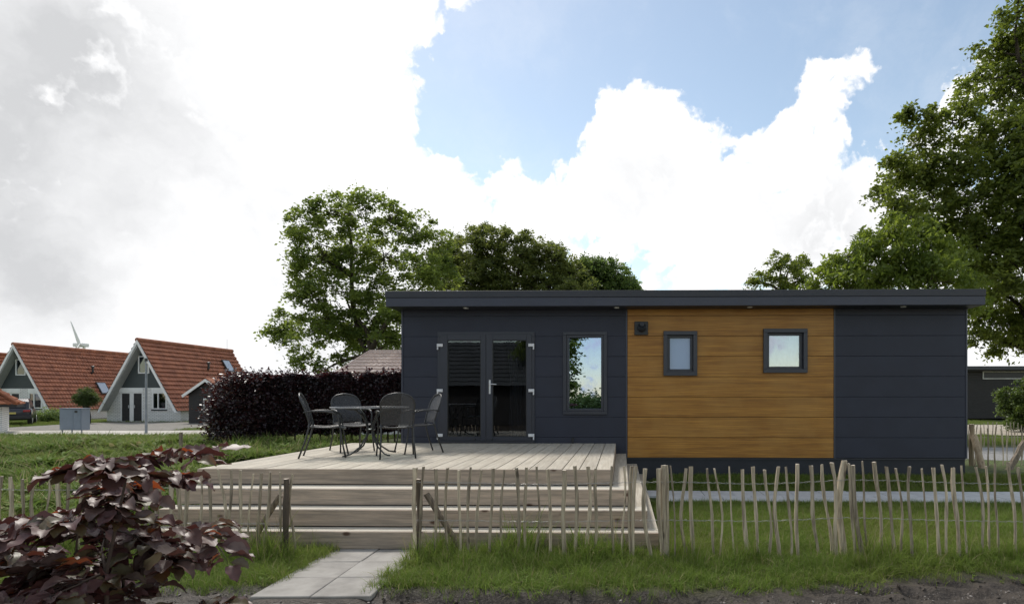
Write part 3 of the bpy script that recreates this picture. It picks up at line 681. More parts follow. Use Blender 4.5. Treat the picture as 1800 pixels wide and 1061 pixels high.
a_ = at(492, 868, 5.95); b_ = at(432, 965, 6.0); brace(fl_, (a_[0], 5.95, a_[1]), (b_[0], 6.0, b_[1]-.05), .032, .026, 2)
wires(fl_, LF_P[:-1]+[506], [lambda p: 856+sag(p,0), lambda p: 918+.4*sag(p,0)], 9)
# the fences beyond the cabin's right end
fb_ = thing('picket_fence', 'far paling fence beyond the right end of the cabin along the gravel', 'fence')
pyt = lambda px: 752 if px < 1770 else 755
q = 1712
i = 0
while q < 1880:
    yy = 13.3+rnd.uniform(-.03,.03); x, z = at(q, pyt(q)+rnd.uniform(-5,5), yy); lean = rnd.gauss(0,.03); picket(fb_, x-lean*z, yy, -.03, z, .018*rnd.uniform(.7,1.25), lean, 900+i); q += rnd.uniform(8.5,13.5); i += 1
post(fb_, 1707, 745, 13.2, .055, 8, brace_m)
a_ = at(1712, 766, 13.1); b_ = at(1729, 832, 12.6); brace(fb_, (a_[0], 13.1, a_[1]), (b_[0], 12.6, b_[1]), .075, .07, 3, brace_m)
a_ = at(1801, 775, 12.3); b_ = at(1765, 838, 12.2); brace(fb_, (a_[0], 12.3, a_[1]), (b_[0], 12.2, b_[1]-.05), .06, .07, 4)
wires(fb_, [1707+9*k for k in range(19)], [lambda p: 768, lambda p: 796], 12, 13.3)
fc_ = thing('picket_fence', 'second far paling fence standing further back behind the gravel', 'fence')
q = 1704; i = 0
while q < 1880:
    yy = 19.2+rnd.uniform(-.03,.03); x, z = at(q, 744+rnd.uniform(-3,3), yy); lean = rnd.gauss(0,.03); picket(fc_, x-lean*z, yy, -.03, z, .018*rnd.uniform(.7,1.25), lean, 1300+i); q += rnd.uniform(5.5,9); i += 1

# ------------------------------------------------------------------ tiled A-frame bungalows
def tiles(length, w, zr, ze, xe, mat_, name='roof'):
    """one slope of pantiles in courses, ridge along y at x=0,z=zr down to x=xe,z=ze"""
    L = math.hypot(xe, zr-ze); nc = int(L/.34); dx, dz = xe/L, (ze-zr)/L; nxn, nzn = abs(dz), abs(dx)
    sx = 1 if xe > 0 else -1; ns = int(length/.0625); vs = []; fs = []
    for c in range(nc):
        for e in (0, 1):
            s = L*(c+e)/nc+(0.02 if e else 0); off = .12 if e else .02
            for k in range(ns+1):
                y = length*k/ns; o = off+.022*math.sin(2*math.pi*y/.25)+.01*math.sin(4*math.pi*y/.25)
                vs.append((dx*s+sx*nxn*o, y, zr+dz*s+nzn*o))
        # front lip
        for k in range(ns+1):
            y = length*k/ns; s = L*(c+1)/nc+.02; vs.append((dx*s+sx*nxn*.03, y, zr+dz*s+nzn*.03))
        b = c*3*(ns+1)
        for r in range(2):
            for k in range(ns): fs.append((b+r*(ns+1)+k, b+r*(ns+1)+k+1, b+(r+1)*(ns+1)+k+1, b+(r+1)*(ns+1)+k))
    return MB().add(vs, fs)
def bungalow(loc, label, vent, skyl, rz=0, W=2.66, H=5.62, EZ=.80, length=9.4, mat_=tile_red, antenna=False):
    hs = thing('tiled_bungalow', label, 'house', loc, rz, 'steep roofed bungalows with orange tiles')
    rec = .55; ww = 2.6; t = .20
    ztop = lambda x: H-.25-abs(x)*(H-EZ)/W
    # brick lower walls with openings
    ops = [(-1.64,-.10,.04,2.02), (.58,1.58,.86,2.02)]
    def pieces(x0, x1, z0, z1):
        P = [(x0, x1, z0, z1)]
        for a0, a1, b0, b1 in ops:
            Q = []
            for a, b, c, d in P:
                if a0 >= b or a1 <= a or b0 >= d or b1 <= c: Q.append((a,b,c,d)); continue
                if a < a0: Q.append((a,a0,c,d))
                if b > a1: Q.append((a1,b,c,d))
                m0, m1 = max(a,a0), min(b,a1)
                if c < b0: Q.append((m0,m1,c,b0))
                if d > b1: Q.append((m0,m1,b1,d))
            P = Q
        return P
    mb = MB(); xk = W*(H-.25-2.34)/(H-EZ)
    for a, b, c, d in pieces(-xk, xk, 0, 2.34): mb.box(a, b, rec, rec+.2, c, d)
    for s in (-1, 1):
        mb.prism([(s*xk, 0), (s*ww, 0), (s*ww, .78), (s*ww*.995, ztop(ww)), (s*xk, 2.34)], 'y', rec+.001, rec+.2)
        a, b = sorted((s*(ww-.2), s*ww)); mb.box(a, b, rec+.201, length-.3, 0, .80)
    mb.box(-ww+.2, ww-.2, length-.5, length-.3, 0, 2.0)
    mb.build('brick_wall', brick_w, hs)
    MB().prism([(-xk*.995, 2.345), (xk*.995, 2.345), (0, H-.27)], 'y', rec+.02, rec+.18).build('gable_cladding', green_clad, hs)
    # white bands over the openings
    MB().box(-1.70, -.04, rec-.03, rec-.001, 2.03, 2.33).build('lintel_panel', white_m, hs); MB().box(.55, 1.62, rec-.03, rec-.001, 2.03, 2.33).build('lintel_panel', white_m, hs)
    dfm = MB(); dfm.box(-1.64,-.10, rec+.02, rec+.10, 1.95, 2.02).box(-1.64,-1.57, rec+.02, rec+.10, .04, 1.949).box(-.17,-.10, rec+.02, rec+.10, .04, 1.949).box(-1.02,-.74, rec+.02, rec+.10, .04, 1.949)
    dfm.build('door_frame', white_m, hs)
    for a, b in ((-1.569,-1.021), (-.739,-.171)):
        d = MB().box(a, b, rec+.04, rec+.09, .05, 1.94).build('door', shed_black, hs)
        hx = b-.06 if a < -1 else a+.06
        MB().box(hx-.02, hx+.02, rec+.0, rec+.039, .95, 1.15).build('handle', chrome, d)
    def win(x0, x1, z0, z1, y, mull=True):
        mb = MB(); ring(mb, x0, x1, z0, z1, .07, y, y+.09)
        if mull: mb.box((x0+x1)/2-.13, (x0+x1)/2-.06, y, y+.09, z0+.071, z1-.071)
        w = mb.build('window', white_m, hs); MB().box(x0+.06, x1-.06, y+.04, y+.05, z0+.06, z1-.06).build('pane', pane_far, w)
        MB().box(x0+.09, x0+(x1-x0)*.36, y+.07, y+.075, z0+.08, z1-.08).build('curtain', cream_m, w)
        if mull: MB().box(x0-.04, x1+.04, y-.05, y+.06, z0-.09, z0-.002).build('sill', navy_top, w)
    win(.58, 1.58, .86, 2.02, rec-.005); win(-.36, .40, 3.32, 4.52, rec-.06, False)
    MB().box(-1.75, 1.75, rec+.3, length-.8, .02, 2.1).build('room', void_m, hs)
    # roof
    rf = MB().prism([(-W-.05, EZ-.05), (0, H-.14), (W+.05, EZ-.05), (W-.16, EZ-.05), (0, H-.46), (-W+.16, EZ-.05)], 'y', .03, length).build('roof', white_m, hs)
    rf.data.materials[0] = plain('roof_underside', (.40,.41,.40), (.34,.35,.34), .8)
    for s in (-1, 1):
        o = tiles(length, W, H-.10, EZ-.06, s*(W+.03), mat_).build('tile_courses', mat_, rf); o['kind'] = 'stuff'
    MB().tube([(0, -.02, H-.03), (0, length+.02, H-.03)], .15, 8).build('ridge_tiles', mat_, rf)
    MB().prism([(-W-.10, EZ-.14), (0, H-.02), (W+.10, EZ-.14), (W-.09, EZ-.14), (0, H-.30), (-W+.09, EZ-.14)], 'y', -.03, .025).build('barge_board', white_m, rf)
    sl = (H-EZ)/W; ang = math.atan(sl)
    def onroof(a, y):  # right slope
        return (W*a+.05, y, H-.05-(H-EZ)*a)
    v = onroof(*vent); MB().tube([(v[0]-.1, v[1], v[2]-.1), (v[0]+.12, v[1], v[2]+.12), (v[0]+.12, v[1], v[2]+.55)], .075, 8).lathe([(.12,0),(.12,.10),(.05,.14)], 8, (v[0]+.12, v[1], v[2]+.5)).build('vent_pipe', black_m, rf)
    k = onroof(*skyl); M_ = Matrix.Translation((k[0]+.07, k[1], k[2]+.03)) @ Matrix.Rotation(ang, 4, 'Y')
    mb = MB(); mb.box(-.55,.55,-.42,.42,.02,.10); sk = mb.build('skylight', shed_black, rf); sk.matrix_local = M_
    p = MB().box(-.47,.47,-.35,.35,.101,.11).build('pane', pane_sky, sk) if False else MB().box(-.47,.47,-.35,.35,.101,.11).build('skylight_pane', pane_skl, rf); p.matrix_local = M_
    if antenna: MB().tube([(0,length-.6,H),(0,length-.6,H+.9)], .015, 4).build('aerial', pole_m, hs)
    return hs
pane_skl = plain('skylight_glass', (.42,.47,.55), (.36,.4,.48), .12, 2, .8)
bungalow((ax(241, 38), 38, 0), 'orange tiled A-frame bungalow with black double doors, right of the willow', (.374, 5.1), (.29, 7.6), antenna=True)
bungalow((ax(23, 41), 41, 0), 'middle tiled A-frame bungalow behind the grey cabinet and the parked car', (.40, 5.0), (.66, 5.2), mat_=tile_red, length=9.8)
bungalow((-56.0, 43.5, 0), 'farthest left A-frame roof, only a sliver showing at the photo edge', (.3, 5), (.6, 4.5), mat_=tile_red2, length=10)

# low hipped outbuilding at the left edge
ob = thing('garden_shed', 'low brick outbuilding with brown tiled hip roof at left edge', 'shed')
ex = ax(32, 25.6); ez = 1.64-.0115*25.6; wx = ax(9, 26.0)
ob.location = (ex, 25.6, 0); ob.rotation_euler = (0, 0, R(44))
MB().box(-5, -.55, .55, 4.0, 0, ez+.02).build('brick_wall', brick_w, ob)
ap = (-2.1, 2.0, 3.1)
def stepped(corners, n, mat_, par, amp=.03):
    """a roof face cut in rippled courses: corners eave-left, eave-right, top-right, top-left"""
    A, B, C_, D_ = [Vector(c) for c in corners]; nrm = (B-A).cross(D_-A).normalized(); vs = []; fs = []; ns = 60
    for c in range(n):
        for e in (0, 1, 2):
            t = (c+(1 if e == 0 else 0))/n if e < 2 else c/n
            t = [c/n, (c+1)/n, c/n][e]; off = [.05, 0, 0][e]
            L_, R_ = A.lerp(D_, t), B.lerp(C_, t)
            for k in range(ns+1): p = L_.lerp(R_, k/ns)+nrm*(off+amp*math.sin((L_.lerp(R_, k/ns)-A).dot((B-A).normalized())*2*math.pi/.25)); vs.append(p)
        b_ = c*3*(ns+1)
        for k in range(ns):
            fs.append((b_+k, b_+k+1, b_+ns+1+k+1, b_+ns+1+k)); fs.append((b_+2*(ns+1)+k, b_+2*(ns+1)+k+1, b_+k+1, b_+k))
    o = MB().add(vs, fs).build('tile_courses', mat_, par); o['kind'] = 'stuff'; return o
stepped([(-6, 0, ez), (0, 0, ez), ap, (-6, 2.0, 3.1)], 8, tile_red2, ob); stepped([(0, 0, ez), (0, 4.2, ez), (ap[0], 2.05, 3.1), ap], 8, tile_red2, ob)
MB().tube([(0, 0, ez+.05), (ap[0], ap[1], ap[2]+.05), (-6, 2.0, 3.15)], .09, 6).build('hip_tiles', tile_red2, ob)
MB().box(-6, -.04, .02, 4.1, ez-.12, ez-.01).build('eave_board', shed_black, ob)

# black shed by the hedge
bs_ = thing('black_shed', 'small black boarded shed with white gable trim before the bungalow', 'shed', (ax(360, 36), 36, 0))
mb = MB(); sw = 1.25
MB().box(-sw, sw, .3, 3.8, 0, 1.95).prism([(-sw, 1.951), (sw, 1.951), (0, 2.72)], 'y', .3, 3.8).build('shed_body', shed_black, bs_)
for k in range(11): MB().box(-sw-.01, sw+.01, .27, .299, .02+k*.175, .02+k*.175+.16).build('cladding_board', shed_black, bs_)
MB().prism([(-sw-.28, 1.82), (0, 2.86), (sw+.28, 1.82), (sw+.22, 1.66), (0, 2.68), (-sw-.22, 1.66)], 'y', 0, .05).build('barge_board', white_m, bs_)
MB().prism([(-sw-.28, 1.86), (0, 2.93), (sw+.28, 1.86), (sw+.28, 1.80), (0, 2.86), (-sw-.28, 1.80)], 'y', .06, 4.0).build('roof', tile_red2, bs_)
mb = MB(); ring(mb, -.25, .22, .70, 1.60, .06, .20, .265); w = mb.build('window', white_m, bs_); MB().box(-.2, .17, .23, .24, .75, 1.55).build('pane', pane_far, w)

# building with the tan metal tile roof behind the hedge
tb_ = thing('tan_roof_house', 'low house with tan metal tile roof behind the dark hedge', 'house')
e0 = at(590, 655, 25); r0 = at(650, 617, 27.8); eL = (e0[0], 25, e0[1]); rL = (r0[0], 27.8, e0[1]+1.35)
rz_ = at(650, 617, 27.8)[1]; rL = (r0[0], 27.8, rz_)
stepped([eL, (eL[0]+9, 25, eL[2]), (rL[0]+5, 27.8, rz_), rL], 7, tan, tb_, .02)
stepped([(eL[0], 30.6, eL[2]), eL, rL, (rL[0], 27.85, rz_)], 7, tan, tb_, .02)
MB().tube([eL, rL, (rL[0]+5, 27.8, rz_)], .07, 6).build('hip_cap', tan, tb_)
MB().box(eL[0]+.05, eL[0]+9, 25.03, 25.12, eL[2]-.18, eL[2]-.03).build('gutter', cream_m, tb_)
MB().box(eL[0]+.4, eL[0]+8.6, 25.4, 30, 0, eL[2]-.05).build('wall', cream_m, tb_)

# black timber building on the right
BY = 43; bx0 = ax(1660, BY); bb = thing('black_building', 'long flat roofed black timber building behind the right picket fence', 'house', (bx0, BY, 0))
MB().box(0, 18, .05, 8, .1, 3.62).build('wall', shed_black, bb)
for k in range(20): MB().box(0, 18, .0, .049, .12+k*.18, .12+k*.18+.165).build('cladding_board', shed_black, bb)
MB().box(-.5, 18.5, -.7, 8.5, 3.72, 3.98).build('roof', plain('dark_roof_edge', (.05,.053,.06), (.04,.043,.05), .6), bb)
MB().box(-.4, 18.4, -.5, 8.3, 3.62, 3.72).build('soffit', shed_black, bb)
a_ = at(1727, 666, BY); c_ = at(1830, 652, BY)
mb = MB(); ring(mb, a_[0]-bx0, c_[0]-bx0, a_[1], c_[1], .07, -.06, -.005); w = mb.build('window', cream_m, bb); MB().box(a_[0]-bx0+.06, c_[0]-bx0-.06, -.03, -.02, a_[1]+.06, c_[1]-.06).build('pane', black_m, w)

# ------------------------------------------------------------------ street furniture left
cb = thing('utility_cabinet', 'grey metal utility cabinet on legs at the edge of the grass', 'cabinet', (ax(124, 25), 25, 0))
cb.scale = (.80, 1, 1)
MB().box(-.62,.62,0,.42,.20,1.15).build('cabinet_body', grey_box, cb, bevel=.01)
MB().box(-.60,.165,-.022,-.002,.22,1.12).build('cabinet_door', grey_box, cb, bevel=.006); MB().box(.175,.60,-.022,-.002,.22,1.12).build('cabinet_door', grey_box, cb, bevel=.006)
MB().box(-.65,.65,-.03,.45,1.152,1.185).build('cabinet_lid', grey_box, cb, bevel=.006); MB().box(.26,.42,-.030,-.023,.98,1.08).build('label_plate', black_m, cb)
for sx in (-.55,.0,.55): MB().box(sx-.02, sx+.02, .05, .09, -.02, .20).build('leg', pole_m, cb)
lp = thing('grey_post', 'tall thin grey metal pole in front of the double doored bungalow', 'pole', (ax(257, 26), 26, 0))
MB().tube([(0,0,0),(0,0,1.2),(0,0,3.35)], [.055,.05,.042], 10).build('pole', pole_m, lp); MB().lathe([(.05,0),(.06,.02),(.06,.12),(.03,.15)], 10, (0,0,3.34)).build('pole_cap', black_m, lp)
MB().tube([(.03,-.02,3.25),(.11,-.08,3.32)], .025, 6).build('sensor', cream_m, lp)
# wind turbine
wt = thing('wind_turbine', 'pale wind turbine far beyond the bungalow roofs', 'wind turbine', (ax(141.5, 600), 600, 0))
hz = at(141.5, 606, 600)[1]
MB().tube([(0,4,0),(0,4,hz)], [2.0,1.2], 12).build('tower', white_m, wt); MB().box(-9, 2.2, 0, 8, hz-1.6, hz+2.2).build('nacelle', white_m, wt, bevel=.5)
for ang, L in ((R(111), 27), (R(-9), 12), (R(231), 27)):
    c, s = math.cos(ang), math.sin(ang); prof = [(0,1.1),(.15,1.7),(.5,1.1),(1,.25)]; vs = []
    L = 27
    yy = lambda t: -1.0-(t*0)
    fx = .45 if ang < 0 else 1
    for t, w in prof:
        for sg in (-1, 1):
            for d in (-.25, .25): vs.append((c*L*t*fx-s*w*sg, d-1-(L*t*(1-fx)), hz+s*L*t+c*w*sg))
    fs = []
    for k in range(3):
        a = k*4; fs += [(a,a+4,a+6,a+2),(a+1,a+3,a+7,a+5),(a,a+1,a+5,a+4),(a+2,a+6,a+7,a+3)]
    MB().add(vs, fs).build('blade', white_m, wt)
# parked car, rear view
def car():
    cx = ax(17, 33); c = thing('parked_car', 'dark SUV parked at the left with its rear towards the camera', 'car', (cx, 33, 0), R(43))
    body_m = plain('dark_car_paint', (.018,.020,.030), (.016,.018,.026), .25, 2, .6); tyre = plain('tyre', (.02,.02,.02), (.03,.03,.03), .85)
    secs = [(0,.80,.42,.92,.95),(.12,.90,.34,1.00,1.02),(.9,.93,.30,1.02,1.03),(2.0,.93,.30,1.00,1.02),(3.2,.92,.30,.97,.99),(4.0,.88,.32,.88,.90),(4.4,.74,.40,.74,.76)]
    vs = []; n = 12
    for y, w, zb, zs, zt in secs:
        ring_ = [(-w*.9,zb),(-w,zb+.12),(-w,zb+.35),(-w*.985,zs-.1),(-w*.93,zs),(-w*.5,zt),(w*.5,zt),(w*.93,zs),(w*.985,zs-.1),(w,zb+.35),(w,zb+.12),(w*.9,zb)]
        vs += [(x, y, z) for x, z in ring_]
    fs = [(i*n+k, i*n+(k+1)%n, (i+1)*n+(k+1)%n, (i+1)*n+k) for i in range(len(secs)-1) for k in range(n)]+[tuple(range(n))[::-1], tuple(range((len(secs)-1)*n, len(secs)*n))]
    MB().add(vs, fs).build('body', body_m, c, smooth=True)
    cab = [(.10,.80,.98),(.35,.78,1.42),(.7,.72,1.58),(2.0,.72,1.60),(2.5,.74,1.50),(3.3,.82,.98)]; vs = []
    for i, (y, w, z) in enumerate(cab): vs += [(-.84,y,.97),(-w,y,z),(w,y,z),(.84,y,.97)]
    fs = [(i*4+k, i*4+k+1, i*4+4+k+1, i*4+4+k) for i in range(5) for k in range(3)]+[(0,1,2,3),(20,23,22,21)]
    MB().add(vs, fs).build('cabin', body_m, c)
    MB().add([(-.68,.14,1.04),(.68,.14,1.04),(.62,.335,1.44),(-.62,.335,1.44),(-.66,.11,1.05),(.66,.11,1.05),(.60,.305,1.44),(-.60,.305,1.44)], [(4,5,6,7),(0,1,5,4),(1,2,6,5),(2,3,7,6),(3,0,4,7)]).build('rear_window', black_m, c)
    MB().box(-.90,.90,-.06,.14,.36,.60).build('bumper', black_m, c, bevel=.04)
    for s in (-1, 1):
        a, b_ = sorted((s*.55, s*.86)); MB().box(a, b_, -.02, .08, .80, .92).build('tail_light', plain('tail_light_red', (.35,.02,.02), (.3,.02,.02), .25), c, bevel=.015)
        for y in (.75, 3.6): 
            w = MB().tube([(s*.70, y, .34), (s*.90, y, .34)], .34, 18).build('wheel', tyre, c); MB().tube([(s*.89, y, .34), (s*.915, y, .34)], .21, 10).build('rim', chrome, w)
    MB().box(-.26,.26,-.035,-.021,.68,.79).build('licence_plate', plain('plate', (.6,.5,.15), (.55,.45,.12), .5), c)
    MB().box(-.95,-.85,.9,1.05,.98,1.12).box(.85,.95,.9,1.05,.98,1.12).build('mirror', body_m, c)
car()

# ------------------------------------------------------------------ foliage
def leaves_at(P, size, seed, asp=.55, droop=.25, up=.4, jitter=.35):
    """P: points; one creased diamond leaf at each"""
    g = np.random.default_rng(seed); n = len(P); s = size*(1+jitter*g.uniform(-1,1,n))[:,None]
    d = g.normal(size=(n,3)); d[:,2] = d[:,2]*.5-droop; d /= np.linalg.norm(d, axis=1)[:,None]
    u = g.normal(size=(n,3)); u[:,2] += up*2; w = np.cross(d, u); w /= np.linalg.norm(w, axis=1)[:,None]+1e-9; nn = np.cross(w, d)
    a = P-d*s*.5; b = P+d*s*.5; cL = P+w*s*asp*.5+nn*s*.08; cR = P-w*s*asp*.5+nn*s*.08
    V = np.stack([a, cR, b, cL], 1).reshape(-1,3); k = np.arange(n)*4
    F_ = np.concatenate([np.stack([k, k+1, k+2], 1), np.stack([k, k+2, k+3], 1)])
    return V, F_
def foliage(name, P, size, seed, mat_, parent=None, **k):
    V, F_ = leaves_at(P, size, seed, **k); o = link(name, np_mesh(name, V, F_, mat_, k=3), parent); return o
def lobe_points(c, r, ncl, per, g, clr=.32, flat=.55, shell=.5, zmin=None):
    """clumps spread through a lobe; flattened sprays of leaves in each"""
    d = g.normal(size=(ncl,3)); d /= np.linalg.norm(d, axis=1)[:,None]; rr = r*g.uniform(0,1,ncl)**(1/3*shell*2)
    C = np.array(c)+d*rr[:,None]*np.array([1,1,.95]); sz = clr*g.uniform(.6,1.5,ncl)
    off = g.normal(size=(ncl,per,3))*np.array([1,1,flat])*.6; P = C[:,None]+off*sz[:,None,None]
    # sprays droop away from their middle
    P[:,:,2] -= (off[:,:,0]**2+off[:,:,1]**2)*sz[:,None]*.35
    return P.reshape(-1,3), C
def tree(name, label, Y, base_px, lobes, leafm, seed, ncl=36, per=42, size=.17, trunk_r=.3, fork=.35, group=None, depth=.8, clr=.36, cat='tree', asp=.55, twigs=10, droop=.25, base_z=0, shell=.5, kind_names=('trunk','crown')):
    g = np.random.default_rng(seed); bx = ax(base_px, Y) if base_px is not None else lobes[0][0]
    L = []
    for px, py, pr in lobes:
        y = Y+g.uniform(-1,1)*depth*pr/1000*Y*1.2; x, z = at(px, py, y); L.append((np.array([x, y, z]), pr/1000*y))
    t = thing(name, label, cat, (0,0,0), 0, group)
    cen = np.mean([l[0] for l in L], 0); zmin = min(l[0][2]-l[1] for l in L); fz = max(1.2, zmin+(cen[2]-zmin)*fork)
    top = np.array([bx+(cen[0]-bx)*.25, Y, fz])
    mb = MB(); base = np.array([bx, Y, base_z-.1])
    mb.tube([base, base*.6+top*.4+np.array([.1,0,0]), top], [trunk_r*1.25, trunk_r, trunk_r*.8], 9)
    Ps = []; 
    # main limbs run to the lobes farthest apart; the others fork off the nearest limb
    mains = [int(np.argmax([np.linalg.norm(c-top) for c, r in L]))]
    while len(mains) < min(5, len(L)): mains.append(int(np.argmax([min(np.linalg.norm(c-L[j][0]) for j in mains) for c, r in L])))
    path = []
    def curve(p0, p1, n_, wob, lift):
        d = np.linalg.norm(p1-p0); o1, o2 = g.normal(size=3)*wob*d, g.normal(size=3)*wob*d*.6
        return [p0+(p1-p0)*(k/n_)+o1*math.sin(k/n_*math.pi)+o2*math.sin(k/n_*2*math.pi)+np.array([0,0,lift*d*math.sin(k/n_*math.pi)]) for k in range(n_+1)]
    for j in mains:
        P_ = curve(top-np.array([0,0,.25*g.uniform(0,2)]), L[j][0], 7, .06, .10); r0 = trunk_r*.42
        mb.tube(P_, [r0*(1-.85*k/7) for k in range(8)], 6, False); path += [(p, r0*(1-.85*k/7)) for k, p in enumerate(P_[1:], 1)]
    for j, (c, r) in enumerate(L):
        if j not in mains:
            q_ = min(path, key=lambda p: np.linalg.norm(p[0]-c)+.8*max(0, p[0][2]-c[2])); P_ = curve(q_[0], c, 5, .09, .06); r0 = q_[1]*.6
            mb.tube(P_, [r0*(1-.8*k/5) for k in range(6)], 5, False); path += [(P_[2], r0*.6)]
        r0 = trunk_r*.10
        k = max(6, int(ncl*(r/2)**2)); P, C = lobe_points(c, r, k, int(per*1.9), g, clr=clr*1.12*(.8+.2*r/2), shell=shell); Ps.append(P)
        for q_ in C[:twigs+int(k*.25)]:
            mid = (c+q_)/2+g.normal(size=3)*.14*r; st = c+g.normal(size=3)*.1*r
            mb.tube([st, mid, q_], [r0*.5, r0*.3, r0*.1], 4, False)
    mb.build('trunk', bark, t, smooth=True)
    foliage('crown', np.concatenate(Ps), size, seed+1, leafm, t, asp=asp, droop=droop)
    return t
lf_ash = leafmat('fresh_green_leaf', (0.136,0.189,0.041), (0.199,0.250,0.061), (0.104,0.148,0.035), .56)
lf_dark = leafmat('olive_green_leaf', (0.118,0.151,0.040), (0.165,0.190,0.055), (0.094,0.118,0.034), .56)
lf_mid = leafmat('mid_green_leaf', (0.099,0.151,0.043), (0.151,0.212,0.062), (0.080,0.124,0.038), .56)
lf_oak = leafmat('oak_leaf', (0.119,0.159,0.032), (0.176,0.220,0.049), (0.090,0.121,0.027), .56)
lf_chest = leafmat('chestnut_leaf', (0.138,0.189,0.036), (0.199,0.254,0.055), (0.107,0.153,0.031), .56)
lf_rhodo = leafmat('rhododendron_leaf', (0.083,0.128,0.027), (0.150,0.210,0.053), (0.060,0.093,0.022), 0.35, .4)
lf_willow = leafmat('willow_leaf', (.075,.11,.03), (.10,.14,.045), (.06,.09,.025), .4)
lf_beech = leafmat('copper_beech_leaf', (0.026,0.016,0.019), (0.047,0.023,0.029), (0.021,0.016,0.017), 0.25, .33, .6, tcol=(.10,.018,.016))

T1 = [(620,575,36),(655,565,36),(700,600,40),(600,625,20),(640,600,20),(575,560,36),(548,395,42),(590,375,38),(640,375,45),(690,385,42),(735,410,42),(770,430,30),(515,420,28),(520,465,30),(565,450,50),(620,440,55),(680,450,55),(735,465,45),(770,480,40),
      (520,515,26),(555,520,42),(610,515,50),(670,520,50),(715,530,45),(505,565,28),(545,580,42),(600,580,42),(500,600,22),(540,625,28),(570,650,16),(660,590,28),(740,560,50),(485,585,14)]
tree('ash_tree', 'large spreading light green tree left of the cabin above the hedge', 31, 660, T1, lf_ash, 41, ncl=46, per=44, size=.19, trunk_r=.42, fork=.3, clr=.34)
tree('ash_tree', 'thinner green tree just behind the cabin roof left end', 35, 700, [(700,560,35),(690,600,25),(730,520,40),(640,610,20),(665,635,18)], lf_ash, 43, ncl=24, per=36, size=.19, trunk_r=.3)
T2 = [(795,445,34),(835,430,34),(870,432,36),(905,438,36),(940,445,34),(975,455,26),(770,480,40),(800,480,46),(850,475,50),(900,480,52),(950,478,48),(995,480,36),(820,510,46),(900,515,50),(970,510,46),(860,515,46),(1010,505,36),(838,405,12),(860,400,10),(890,408,10),(925,412,10),(965,435,14),(985,440,10)]
tree('field_maple', 'olive green twiggy tree rising above the middle of the roof', 37, 880, T2, lf_dark, 51, ncl=80, per=44, size=.18, trunk_r=.35, clr=.30, droop=-.3)
T3 = [(1020,475,30),(1050,472,32),(1080,485,32),(1060,505,40),(1115,508,18),(1040,500,36),(1095,505,26),(1010,505,36),(1113,505,10)]
tree('round_tree', 'rounded deep green tree above the roof near the wood panel', 39, 1050, T3, lf_mid, 61, ncl=95, per=48, size=.20, trunk_r=.3, clr=.36)
tree('small_tree', 'small distant green tree above the roof, left of the chestnut', 42, 1375, [(1375,462,26),(1345,485,24),(1400,465,26),(1385,492,34),(1330,497,14),(1415,490,24)], lf_oak, 71, ncl=46, per=40, size=.2, trunk_r=.3, clr=.32)
T5 = [(1455,485,34),(1490,450,38),(1520,470,45),(1530,420,36),(1570,400,36),(1575,450,52),(1620,440,50),(1500,510,45),(1570,510,50),(1640,500,55),(1660,450,45),(1600,385,30),(1690,520,45),(1440,510,26)]
tree('chestnut_tree', 'bright green horse chestnut leaning over the cabin roof', 23, 1620, T5, lf_chest, 81, ncl=70, per=40, size=.21, trunk_r=.3, clr=.34, asp=.42, droop=.9)
T6 = [(1790,20,40),(1745,90,32),(1795,90,50),(1710,140,26),(1760,160,50),(1820,150,60),(1640,205,26),(1620,230,26),(1680,215,36),(1730,230,45),(1790,240,55),(1580,300,32),(1625,290,42),(1680,290,48),(1740,300,50),(1800,320,60),(1560,335,26),(1590,350,36),
      (1640,350,45),(1700,370,52),(1765,380,55),(1820,400,60),(1660,410,40),(1720,440,52),(1790,460,58),(1850,250,70),(1850,60,60),(1850,470,70),(1590,200,14),(1570,280,16)]
tree('oak_tree', 'towering broad oak filling the right edge of the photo', 25, 1850, T6, lf_oak, 91, ncl=66, per=44, size=.19, trunk_r=.5, fork=.35, clr=.36)
T7 = [(1720,500,40),(1770,520,45),(1820,530,45),(1715,550,32),(1750,570,36),(1800,580,40),(1720,590,24),(1745,610,18),(1800,600,22),(1850,590,40)]
tree('chestnut_tree', 'darker chestnut with drooping branches right of the cabin end', 27, 1830, T7, lf_oak, 95, ncl=70, per=40, size=.22, trunk_r=.35, clr=.34, asp=.42, droop=.9)
tree('rhododendron', 'rounded rhododendron bush before the black building', 28, 1795, [(1775,695,20),(1800,690,28),(1790,715,28),(1770,720,18),(1820,715,30),(1805,735,20),(1780,738,14)], lf_rhodo, 97, ncl=300, per=26, size=.13, trunk_r=.06, clr=.14, cat='bush', fork=.1, shell=.3)
# pollard willow
tree('pollard_willow', 'small round headed pollard willow beside the bungalow gable', 36, 151, [(151,697,17),(143,700,12),(160,700,12),(151,688,10)], lf_willow, 99, ncl=500, per=36, size=.13, trunk_r=.19, clr=.16, asp=.25, fork=.2, shell=.5)
# low shrubs by the bungalows
for i, (px, w, h_, lab) in enumerate(((92, 1.3, .8, 'low dark green shrub in front of the middle bungalow'), (73, .8, .55, 'small green shrub beside the parked car'))):
    g = np.random.default_rng(200+i); c = np.array([ax(px, 38.5), 38.5, h_*.5]); P = c+g.normal(size=(2500,3))*np.array([w*.45, .35, h_*.28]); P = P[P[:,2] > 0]
    t = thing('shrub', lab, 'bush'); foliage('foliage', P, .11, 210+i, lf_mid, t)
    MB().tube([(c[0], c[1], -.05), (c[0], c[1], h_*.6)], .03, 5).build('stem', twig_m, t)

